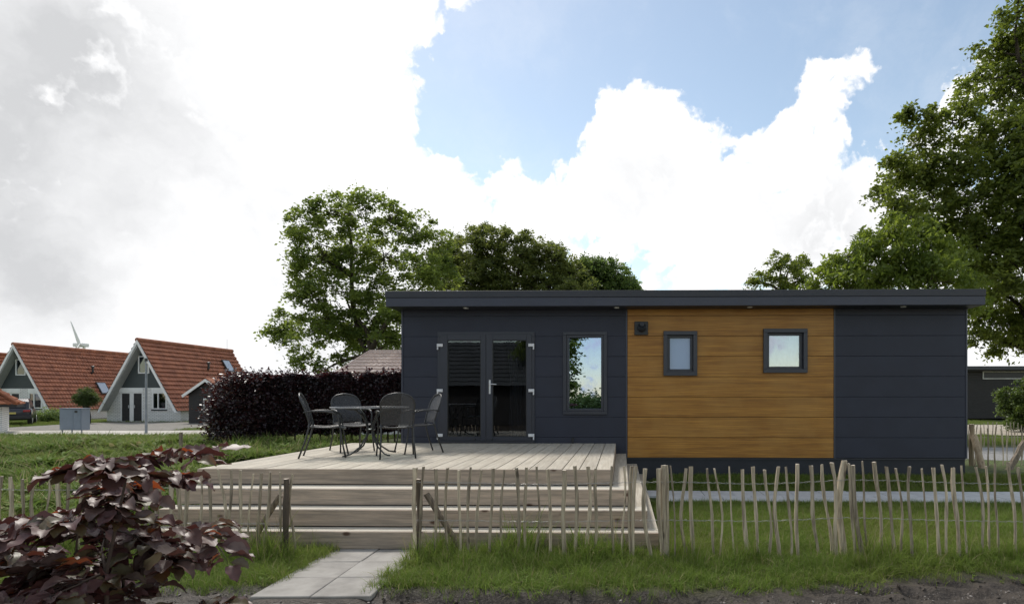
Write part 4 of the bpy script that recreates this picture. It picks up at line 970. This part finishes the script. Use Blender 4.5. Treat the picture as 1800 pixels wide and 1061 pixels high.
# copper beech hedge
hd = thing('beech_hedge', 'long dark purple copper beech hedge left of the cabin', 'hedge')
g = np.random.default_rng(301); hA = np.array([ax(432, 17.6), 17.6]); hB = np.array([ax(735, 21.5), 21.5]); nrm = np.array([-(hB-hA)[1], (hB-hA)[0]]); nrm /= np.linalg.norm(nrm); HL = np.linalg.norm(hB-hA)
n = 120000; t_ = g.uniform(-.01,1,n); th = 1.0
topz = lambda t: 2.30+.22*t+.16*(fbm(t*14, t*0+.5, 41)-.47)*2-.20*np.exp(-((t-.58)/.035)**2)
zt = topz(t_); zz = g.uniform(0,1,n)**.9; z_ = .25+(zt-.25)*zz
face_ = g.uniform(0,1,n) < .62; dep = np.where(face_, -th/2+np.abs(g.normal(size=n))*.13-.10*fbm(t_*24, z_*3, 45)*1.5+.05, g.uniform(-th/2, th/2, n))
z_ = np.where((~face_) & (g.uniform(0,1,n) < .6), zt-np.abs(g.normal(size=n))*.12+.05, z_)
keep = (z_ > .30+.25*fbm(t_*30, t_*0, 47)) ; P = np.stack([hA[0]+(hB-hA)[0]*t_+nrm[0]*dep, hA[1]+(hB-hA)[1]*t_+nrm[1]*dep, z_], 1)[keep]
# shoots above and the ragged left end
sh = []
for k in range(150):
    tt = g.uniform(0,1); x0_, y0_ = hA+(hB-hA)*tt+nrm*g.uniform(-.4,.4); zt0 = float(topz(np.array([tt]))[0]); hh = g.uniform(.08,.28)
    sh += [(x0_+g.normal()*.03+hh*j*.02, y0_, zt0+hh*j/6) for j in range(7)]
e_ = []
for k in range(240):
    zc = g.uniform(.25,2.35); rr_ = .95*math.sqrt(max(0.05, 1-((zc-1.25)/1.35)**2)); cx_ = hA-(hB-hA)/HL*g.uniform(-.2, rr_)+nrm*g.uniform(-.8,.5)
    e_ += list(np.array([cx_[0], cx_[1], zc])+g.normal(size=(48,3))*np.array([.16,.16,.10]))
P = np.concatenate([P, np.array(sh), np.array(e_)]); P = P[P[:,2] > .12]
foliage('foliage', P, .085, 303, lf_beech, hd, asp=.7, up=.6)
for k in range(22):
    tt = (k+.5)/22; p = hA+(hB-hA)*tt; mb = MB(); mb.tube([(p[0], p[1], -.05), (p[0]+g.normal()*.05, p[1], .6), (p[0]+g.normal()*.1, p[1], 2.0)], [.035,.028,.012], 6)
    for j in range(4):
        z0_ = g.uniform(.4,1.6); mb.tube([(p[0], p[1], z0_), (p[0]+g.normal()*.25, p[1]+g.normal()*.25, z0_+.5)], [.014,.005], 4, False)
    mb.build('stem', twig_m, hd)
MB().box(-.035,.035,-.035,.035,0,.42).build('marker_stake', endgrain, None, loc=(ax(418, 16.6), 16.6, -.03)); tag(bpy.data.objects['marker_stake'], 'short pale wooden stake in the grass before the hedge', 'stake')
MB().box(-.03,.03,-.03,.03,0,.75).build('wooden_stake', post_m, None, loc=(ax(318, 15.0), 15.0, -.03)); tag(bpy.data.objects['wooden_stake'], 'thin dark wooden stake in the weeds left of the hedge', 'stake')

# things behind the camera that the panes mirror
mh = thing('low_house', 'low dark tiled house mirrored in the glazed doors of the cabin', 'house', (0,0,0))
MB().box(-16, -5.2, -17, -12.2, 0, 2.4).build('wall', void_m, mh)
stepped([(-4.9, -11.8, 2.35), (-16.5, -11.8, 2.35), (-16.5, -14.6, 5.2), (-4.9, -14.6, 5.2)], 11, tile_dark, mh, .02)
stepped([(-16.5, -17.4, 2.35), (-4.9, -17.4, 2.35), (-4.9, -14.6, 5.2), (-16.5, -14.6, 5.2)], 11, tile_dark, mh, .02)
MB().prism([(-12.2, 2.4), (-17, 2.4), (-14.6, 5.0)], 'x', -15.9, -5.3).build('gable_wall', void_m, mh)
def back_tree(name, label, x, y, lobes, seed, leafm, **k):
    g = np.random.default_rng(seed); t = thing(name, label, 'tree'); mb = MB(); mb.tube([(x,y,-.1),(x+.1,y,2.2),(x,y,4.5)], [.25,.2,.12], 8); Ps = []
    for lx, lz, r in lobes:
        c = np.array([lx, y, lz]); mb.tube([(x,y,2.0),tuple((np.array([x,y,3.])+c)/2),tuple(c)], [.09,.06,.03], 5, False)
        P, C = lobe_points(c, r, int(34*r*r)+10, 34, g, clr=.3); Ps.append(P)
    mb.build('trunk', bark, t); foliage('crown', np.concatenate(Ps), .22, seed+1, leafm, t); return t
back_tree('garden_tree', 'tree mirrored in the tall window of the cabin', -4.6, -13, [(-4.4,6,1.3),(-3.5,5,1.0),(-3.5,3.6,.9),(-3.4,2.4,.8),(-5.2,4.8,1.4),(-2.9,5.8,.6),(-4.8,7.4,1.2)], 501, lf_ash)
g = np.random.default_rng(77)
P = np.concatenate([np.array([x, -36, .8])+g.normal(size=(4000,3))*np.array([w*.5,.7,.55]) for x, w in ((-14,3),(-8.5,2.6),(-3.4,2.2),(1.5,2.6),(6.5,3),(12,3.2))]); P = P[P[:,2] > 0]
tag(foliage('far_shrubbery', P, .3, 520, lf_mid), 'distant low shrubbery mirrored along the foot of the tall window', 'shrubbery', kind='stuff')

# ------------------------------------------------------------------ grass
def gmat(name, c1, c2, c3, scale=1.5):
    m = shader(name); inf = N('ShaderNodeObjectInfo').outputs['Random']; isl = N('ShaderNodeNewGeometry').outputs['Random Per Island']; pos = N('ShaderNodeNewGeometry').outputs['Position']
    n1 = NOISE(pos, scale, 4); n0 = NOISE(pos, .45, 3); col = MIX(isl, c4(c1), c4(c2)); col = MIX(SMOOTH(n1, .35, .7), col, c4(c3)); col = MIX(M('MULTIPLY', SMOOTH(n0, .42, .68), .5), col, (c2[0]*1.15, c2[1]*.98, c2[2], 1)); col = MIX(M('GREATER_THAN', isl, .92), col, (.30,.27,.13,1))
    p = PB(col, .7, .15); t = N('ShaderNodeBsdfTranslucent'); put(t.inputs[0], col)
    x = N('ShaderNodeMixShader'); x.inputs[0].default_value = .4; nt.links.new(p, x.inputs[1]); nt.links.new(t.outputs[0], x.inputs[2]); finish(x.outputs[0]); return m
g_tall = gmat('meadow_grass', (.145,.220,.036), (.205,.285,.055), (.110,.165,.030))
g_lawn = gmat('lawn_grass', (.145,.220,.038), (.195,.270,.052), (.120,.180,.032), .9)
g_weed = gmat('weed_leaf', (.135,.205,.042), (.185,.265,.06), (.105,.155,.036), 1.1)
def tuft(name, n, h, spread, bend, w, mat_, seed, seg=3):
    q = random.Random(seed); vs = []; fs = []
    for b in range(n):
        a = q.uniform(0, 6.283); r = spread*math.sqrt(q.random()); x, y = r*math.cos(a), r*math.sin(a); L = h*q.uniform(.45,1.1); da = q.uniform(0,6.283); bd = bend*q.uniform(.3,1.3); wx, wy = math.cos(da+1.57), math.sin(da+1.57); ww = w*q.uniform(.7,1.2)
        base = len(vs)
        for k in range(seg+1):
            t = k/seg; out_ = bd*t*t*L; z = L*t*(1-.35*bd*t); hw = ww*(1-t)**.7/2 if k < seg else 0
            px_, py_ = x+math.cos(da)*out_, y+math.sin(da)*out_
            if k < seg: vs += [(px_-wx*hw, py_-wy*hw, z), (px_+wx*hw, py_+wy*hw, z)]
            else: vs.append((px_, py_, z))
        for k in range(seg-1): i = base+2*k; fs.append((i, i+1, i+3, i+2))
        i = base+2*(seg-1); fs.append((i, i+1, i+2))
    me = bpy.data.meshes.new(name); me.from_pydata(vs, [], fs); me.materials.append(mat_); return bpy.data.objects.new(name, me)
def rosette(name, n, size, mat_, seed):
    q = random.Random(seed); vs = []; fs = []
    for b in range(n):
        a = q.uniform(0,6.283); L = size*q.uniform(.5,1.1); w = L*.35; up = q.uniform(.1,1.1); c, s = math.cos(a), math.sin(a); z0_ = q.uniform(0,.06); x, y = q.uniform(-.05,.05), q.uniform(-.05,.05)
        i = len(vs)
        for t, ww in ((0,.1),(.4,1),(.75,.8),(1,0.05)):
            r = L*t*math.cos(up*(1-t*.5)); z = z0_+L*t*math.sin(up)*(1-.4*t)
            vs += [(x+c*r-s*w*ww/2, y+s*r+c*w*ww/2, z), (x+c*r+s*w*ww/2, y+s*r-c*w*ww/2, z)]
        for k in range(3): fs.append((i+2*k, i+2*k+1, i+2*k+3, i+2*k+2))
    me = bpy.data.meshes.new(name); me.from_pydata(vs, [], fs); me.materials.append(mat_); return bpy.data.objects.new(name, me)
def scatter(name, pts, scl, variants, label, cat, seed, tilt=.15):
    cl = bpy.data.collections.new(name+'_variants')
    for o in variants: cl.objects.link(o)
    g = np.random.default_rng(seed); n = len(pts); me = bpy.data.meshes.new(name); me.vertices.add(n); me.vertices.foreach_set('co', np.asarray(pts, np.float32).ravel())
    a = me.attributes.new('rot', 'FLOAT_VECTOR', 'POINT'); rv = np.stack([g.normal(size=n)*tilt, g.normal(size=n)*tilt, g.uniform(0,6.28,n)], 1).astype(np.float32); a.data.foreach_set('vector', rv.ravel())
    a = me.attributes.new('scl', 'FLOAT', 'POINT'); a.data.foreach_set('value', np.asarray(scl, np.float32))
    a = me.attributes.new('idx', 'INT', 'POINT'); a.data.foreach_set('value', g.integers(0, len(variants), n).astype(np.int32))
    o = link(name, me); ng = bpy.data.node_groups.new(name, 'GeometryNodeTree')
    ng.interface.new_socket('Geometry', in_out='INPUT', socket_type='NodeSocketGeometry'); ng.interface.new_socket('Geometry', in_out='OUTPUT', socket_type='NodeSocketGeometry')
    gi = ng.nodes.new('NodeGroupInput'); go = ng.nodes.new('NodeGroupOutput'); ip = ng.nodes.new('GeometryNodeInstanceOnPoints'); ci = ng.nodes.new('GeometryNodeCollectionInfo')
    ci.inputs['Collection'].default_value = cl; ci.inputs['Separate Children'].default_value = True; ci.inputs['Reset Children'].default_value = True
    def na(nm, ty): x = ng.nodes.new('GeometryNodeInputNamedAttribute'); x.data_type = ty; x.inputs[0].default_value = nm; return x.outputs[0]
    ng.links.new(gi.outputs[0], ip.inputs['Points']); ng.links.new(ci.outputs[0], ip.inputs['Instance']); ip.inputs['Pick Instance'].default_value = True
    ng.links.new(na('idx','INT'), ip.inputs['Instance Index']); ng.links.new(na('rot','FLOAT_VECTOR'), ip.inputs['Rotation']); ng.links.new(na('scl','FLOAT'), ip.inputs['Scale'])
    ng.links.new(ip.outputs[0], go.inputs[0]); md = o.modifiers.new('scatter', 'NODES'); md.node_group = ng
    return tag(o, label, cat, kind='stuff')
def ok(x, y):
    """not on slabs, under the terrace or the cabin"""
    slabs = (x > -3.05-.02*(y-5)) & (x < -2.17-.02*(y-5)) & (y < 6.2) & (y > 4.6)
    dk = (x > dl-.02) & (x < dr+.55) & (y > 6.13)
    gp_ = (y > 8.9) & (y < 9.94) & (x > .2)
    cab = (y > FY-.02) & (x > XL) & (x < XR) & (y < FY+4.5)
    return ~(slabs | dk | gp_ | cab)
tallv = [tuft('tall_tuft', 20, .24, .06, .8, .0065, g_tall, 10+i) for i in range(4)]+[tuft('tall_tuft', 7, .36, .05, .5, .006, g_tall, 17+i) for i in range(2)]+[tuft('fine_tuft', 30, .15, .08, 1.1, .006, g_tall, 27)]; lawnv = [tuft('lawn_tuft', 22, .10, .08, .6, .005, g_lawn, 30+i, 2) for i in range(5)]
weedv = [rosette('weed_rosette', 12, .10, g_weed, 50+i) for i in range(4)]+[tuft('weed_tuft', 16, .20, .07, .9, .011, g_weed, 60+i, 2) for i in range(3)]
g = np.random.default_rng(900)
def field(n, x0, x1, y0, y1): x = g.uniform(x0,x1,n); y = g.uniform(y0,y1,n); return x, y
x, y = field(11000, -6.3, 6.6, 4.5, 6.7); me_ = mud_edge(x); d = y-me_
pr = sstep(d, -.12, .30)*(.35+.65*sstep(fbm(x*2.2, y*3, 60), .33, .55)); k = ok(x, y) & (g.uniform(0,1,len(x)) < pr)
x, y, d = x[k], y[k], d[k]; prof = np.exp(-((y-5.85)/.38)**2)
scl = (.32+.75*prof*(.45+.9*fbm(x*1.6, y*2, 61)))*g.uniform(.7,1.25,len(x)); scl *= np.where(y > 6.25, .55, 1)
scl *= np.where(x > .5, .85, 1.0)*(.65+.9*sstep(fbm(x*3.1, y*3.1, 71), .38, .62))
scatter('tall_grass', np.stack([x, y, ground_h(x,y)-.005], 1), scl, tallv, 'long unmown green grass growing along the foot of the picket fence', 'grass', 901)
x, y = field(30000, .2, 10.5, 6.2, 11.0); k = ok(x, y) & (x > dr+.5); k2 = ok(x, y) & k; x, y = x[k2], y[k2]
scatter('lawn', np.stack([x, y, ground_h(x,y)-.004], 1), g.uniform(.6,1.15,len(x))*(.8+.5*fbm(x,y,62)), lawnv, 'mown lawn either side of the narrow slab path', 'grass', 902)
# lawn and weeds left of the terrace, thinning with distance
u = g.uniform(0,1,60000); y = 6.3+(19.5-6.3)*u**1.1; x = g.uniform(-1,0,len(u))*(y*1.12+1)-y*.15+.5; x = np.minimum(x, dl+g.uniform(-.02,.0,len(u)))
k = ok(x, y) & (x < dl); x, y = x[k], y[k]
wd = sstep(-x-y*.35, 2.2, 4.0)*sstep(y, 7.0, 9.5)
k = g.uniform(0,1,len(x)) > wd*.75
scatter('grass', np.stack([x[k], y[k], ground_h(x[k],y[k])-.004], 1), g.uniform(.7,1.4,k.sum())*(1+.03*y[k]), lawnv, 'short grass on the plot left of the terrace', 'grass', 903)
kw = (g.uniform(0,1,len(x)) < wd*.62*sstep(fbm(x*.5,y*.5,66), .30, .46)*1.3)
scatter('weeds', np.stack([x[kw], y[kw], ground_h(x[kw],y[kw])-.004], 1), g.uniform(.5,1.3,kw.sum())*(1+.03*y[kw])*(.55+1.3*sstep(fbm(x[kw]*1.3,y[kw]*1.3,67),.35,.6)), weedv, 'broad leaved weeds spreading over the rough plot on the left', 'weeds', 904)
x, y = field(9000, -42, -9, 19, 24); k = np.ones(len(x), bool)
scatter('roadside_grass', np.stack([x, y, ground_h(x,y)], 1), g.uniform(.8,1.7,len(x)), weedv, 'rough grass strip before the pale road', 'grass', 905)
x, y = field(9000, -52, -22, 28.7, 41); k = ~((x > -34.5) & (x < -23) & (y < 38)); x, y = x[k], y[k]
k = (x < -41) | (y < 30.2) | (x > -24) | (y > 30); x, y = x[k], y[k]
scatter('front_garden_grass', np.stack([x, y, x*0-.02], 1), g.uniform(1.0,2.0,len(x)), lawnv, 'grass in front of the tiled bungalows', 'grass', 906)
x, y = field(5000, 7, 16, 20, 25); x2, y2 = field(2500, 9, 26, 35, 42.5); x = np.concatenate([x, x2]); y = np.concatenate([y, y2])
scatter('back_grass', np.stack([x, y, ground_h(x,y)], 1), g.uniform(.9,1.8,len(x)), lawnv, 'grass behind the far picket fences on the right', 'grass', 907)
# weeds in the verge
x, y = field(520, -6, 6.5, 4.9, 6.0); d = y-mud_edge(x); k = ok(x, y) & (d > -.05); x, y = x[k], y[k]
scatter('verge_weeds', np.stack([x, y, ground_h(x,y)], 1), g.uniform(.25,.6,len(x)), weedv, 'small broad leaved weeds at the edge of the mud', 'weeds', 908)
x, y = field(9000, -6, 6.5, 4.7, 6.4); d = y-mud_edge(x); k = ok(x, y) & (g.uniform(0,1,len(x)) < sstep(d+.35*(fbm(x*4,y*4,81)-.5), -.05, .25)); x, y = x[k], y[k]
scatter('verge_grass', np.stack([x, y, ground_h(x,y)-.004], 1), g.uniform(.45,1.25,len(x)), lawnv+[tallv[-1]], 'short patchy grass between the fence and the mud', 'grass', 911, .3)
# clods and stones
def clod(seed, mat_):
    bm = bmesh.new(); bmesh.ops.create_icosphere(bm, subdivisions=1, radius=.5); q = random.Random(seed)
    for v in bm.verts: v.co *= q.uniform(.65,1.25); v.co.z *= .45
    me = bpy.data.meshes.new('clod'); bm.to_mesh(me); bm.free(); me.materials.append(mat_); return bpy.data.objects.new('clod', me)
soil_m = plain('soil_clod', (.06,.05,.042), (.10,.085,.07), .85, 3, .25, bs=.8, bd=.1); stone_m = plain('pebble', (.30,.27,.24), (.18,.15,.13), .7, 2)
x, y = field(2500, -5, 6.5, 4.3, 5.6); d = y-mud_edge(x); k = (d < .12) & ok(x, y) & ((x < -3.05) | (x > -2.1)); x, y = x[k], y[k]
scatter('soil_clods', np.stack([x, y, ground_h(x,y)-.006], 1), .012+.05*g.uniform(0,1,len(x))**4, [clod(i, gm) for i in range(4)], 'dark crumbly clods on the muddy verge', 'soil', 909, 1.)
x, y = field(1600, -4.2, 6.5, 4.0, 5.0); k = (x < -1.5) | (x > .8) | (g.uniform(0,1,len(x)) < .1); x, y = x[k], y[k]; k = ~((x > -3.1) & (x < -2.1) & (y > 4.62)); x, y = x[k], y[k]
scatter('pebbles', np.stack([x, y, np.maximum(ground_h(x,y), -.03)], 1), .008+.022*g.uniform(0,1,len(x))**3, [clod(20+i, stone_m) for i in range(4)], 'small pebbles and brick crumbs beside the slabs and track', 'gravel', 910, 1.)

# ------------------------------------------------------------------ young copper beech in the foreground
def big_leaf_mat():
    m = shader('copper_leaf'); inf = N('ShaderNodeObjectInfo').outputs['Random']; isl = N('ShaderNodeNewGeometry').outputs['Random Per Island']; r = M('FRACT', M('ADD', inf, isl))
    v = N('ShaderNodeTexCoord').outputs['Object']; n = NOISE(v, 30, 4)
    col = MIX(SMOOTH(r, .1, .8), (.115,.046,.042,1), (.190,.128,.108,1)); col = MIX(SMOOTH(r, .70, .85), col, (.115,.105,.050,1)); col = MIX(M('MULTIPLY', SMOOTH(n, .4, .7), .4), col, (.055,.030,.034,1))
    w = N('ShaderNodeTexWave', bands_direction='DIAGONAL'); put(w.inputs['Vector'], v); w.inputs['Scale'].default_value = 45; w.inputs['Distortion'].default_value = .6
    p = PB(col, .46, .5, 0, w.outputs['Fac'], .10, .001); t = N('ShaderNodeBsdfTranslucent'); put(t.inputs[0], MIX(SMOOTH(r, .78, .9), (.075,.024,.020,1), (.42,.085,.025,1)))
    x = N('ShaderNodeMixShader'); x.inputs[0].default_value = .30; nt.links.new(p, x.inputs[1]); nt.links.new(t.outputs[0], x.inputs[2]); finish(x.outputs[0]); return m
blm = big_leaf_mat()
def leaf_mesh(seed):
    q = random.Random(seed); nn = 8; vs = []; fs = []; curl = q.uniform(-.3,.6); fold = q.uniform(.1,.5); ph = q.uniform(0,6); wv = q.uniform(.03,.07)
    for i in range(nn+1):
        t = i/nn; w = .36*math.sin(math.pi*min(1, t**.85))**.75*(1-.15*t)+(.012 if i in (0, nn) else 0); zc = curl*(t*(1-t))-.25*t*t*curl
        for j, s in enumerate((-1,-.5,0,.5,1)):
            vs.append((s*w+(.025*math.sin(i*2.4+ph) if abs(s) == 1 else 0), t, zc+abs(s)*w*fold+(wv*math.sin(i*1.9+ph+s) if abs(s) == 1 else 0)))
    for i in range(nn):
        for j in range(4): fs.append((i*5+j, i*5+j+1, i*5+j+6, i*5+j+5))
    vs += [(-.012,-.14,-.02),(.012,-.14,-.02),(.012,.02,.0),(-.012,.02,.0)]; b = len(vs)-4; fs.append((b,b+1,b+2,b+3))
    return vs, fs
LM = [leaf_mesh(i) for i in range(6)]; LME = []
for vs, fs in LM:
    me = bpy.data.meshes.new('leaf'); me.from_pydata(vs, [], fs); me.materials.append(blm); me.polygons.foreach_set('use_smooth', [True]*len(me.polygons)); LME.append(me)
bush = thing('copper_beech_sapling', 'young copper beech with glossy purple brown leaves in the left foreground', 'bush')
q = random.Random(77); bc = Vector((ax(168, 2.25), 2.25, 0)); mbs = MB(); spots = []
def branch(p0, d, L, r, lvl):
    P = [p0]; d = d.normalized(); n_ = 6
    for i in range(n_):
        d = (d+Vector((q.gauss(0,.08), q.gauss(0,.08), q.gauss(0,.05)+(-.05 if lvl else .02)))).normalized(); P.append(P[-1]+d*L/n_)
    mbs.tube(P, [r*(1-.75*i/n_) for i in range(n_+1)], 6 if lvl == 0 else 5)
    if lvl < 2:
        for i in range(1, n_+1):
            for s in (-1, 1) if lvl == 0 else ((-1,) if i % 2 else (1,)):
                a = q.uniform(0, 6.28); side = Vector((math.cos(a)*(.75 if math.cos(a) > 0 else 1), math.sin(a)*.8, q.uniform(-.15,.55)))
                if lvl == 1: side = d.cross(Vector((0,0,1))).normalized()*s+Vector((0,0,q.uniform(-.05,.15)))+d*.7
                if q.random() < (.82 if lvl == 0 else .46): branch(P[i], side, L*(.245 if lvl == 0 else .55)*q.uniform(.7,1.15)*(1.15-.35*i/n_), r*.45, lvl+1)
    if lvl >= 1:
        sgn = 1
        for i in range(1, n_+1):
            for t in (.25,.75):
                p = P[i-1].lerp(P[i], t); dd = (P[i]-P[i-1]).normalized(); spots.append((p, dd, sgn)); sgn = -sgn
        spots.append((P[-1], (P[-1]-P[-2]).normalized(), 0))
for (ox, oy, dx_, dy_, L, r) in ((0,0,.02,0,1.46,.014),(-.22,.05,-.16,.05,1.30,.012),(-.42,.1,-.22,.05,1.20,.012),(-.05,.05,.06,.05,1.18,.011),(-.15,-.12,-.1,-.1,1.0,.010),(-.10,.2,.05,.1,1.32,.011),(-.6,.25,-.1,.0,1.15,.011),(-.30,.3,-.05,.05,.95,.010)):
    branch(bc+Vector((ox,oy,0)), Vector((dx_,dy_,1)), L, r, 0)
stem_o = mbs.build('stem', twig_m, bush, smooth=True)
q.shuffle(spots)
def lm(p, dd, s):
    side = dd.cross(Vector((0,0,1))); side = side.normalized() if side.length > .1 else Vector((1,0,0))
    f = (dd*(.55 if s else 1)+side*s*.8+Vector((0,0,q.uniform(-.35,.15)))).normalized(); up = Vector((q.gauss(0,.42), q.gauss(0,.42)-.12, 1)); xx = f.cross(up).normalized(); zz_ = xx.cross(f); sz = q.uniform(.065,.110)
    return Matrix.Translation(p+f*.015) @ Matrix(((xx.x*sz, f.x*sz, zz_.x*sz, 0),(xx.y*sz, f.y*sz, zz_.y*sz, 0),(xx.z*sz, f.z*sz, zz_.z*sz, 0),(0,0,0,1)))
def vis(p):
    c, s = math.cos(YAW), math.sin(YAW); Z = -p.x*(-s)*-1+p.y*c; return p.y/ max(.1, p.y) and p.z > .55
near_ = [s for s in spots if s[0].z > .60]; low_ = [s for s in spots if s[0].z <= .60]
near_.sort(key=lambda s: s[0].y); 
cnt = 0; rest = MB()
for i, sp_ in enumerate(near_+low_):
    Mx = lm(*sp_)
    if i < 298: o = link('leaf', q.choice(LME), bush); o.matrix_local = Mx
    elif i < 2600:
        vs, fs = q.choice(LM); rest.add([Mx @ Vector(v) for v in vs], fs)
ro = rest.build('leaves', blm, bush, smooth=True); ro['kind'] = 'stuff'
print('leaf spots', len(spots), len(near_))

print('tris', sum(sum(len(p.vertices)-2 for p in o.data.polygons) if len(o.data.polygons) < 2000 else len(o.data.polygons)*(1 if len(o.data.polygons[0].vertices) == 3 else 2) for o in SC.objects if o.type == 'MESH'), len(SC.objects))
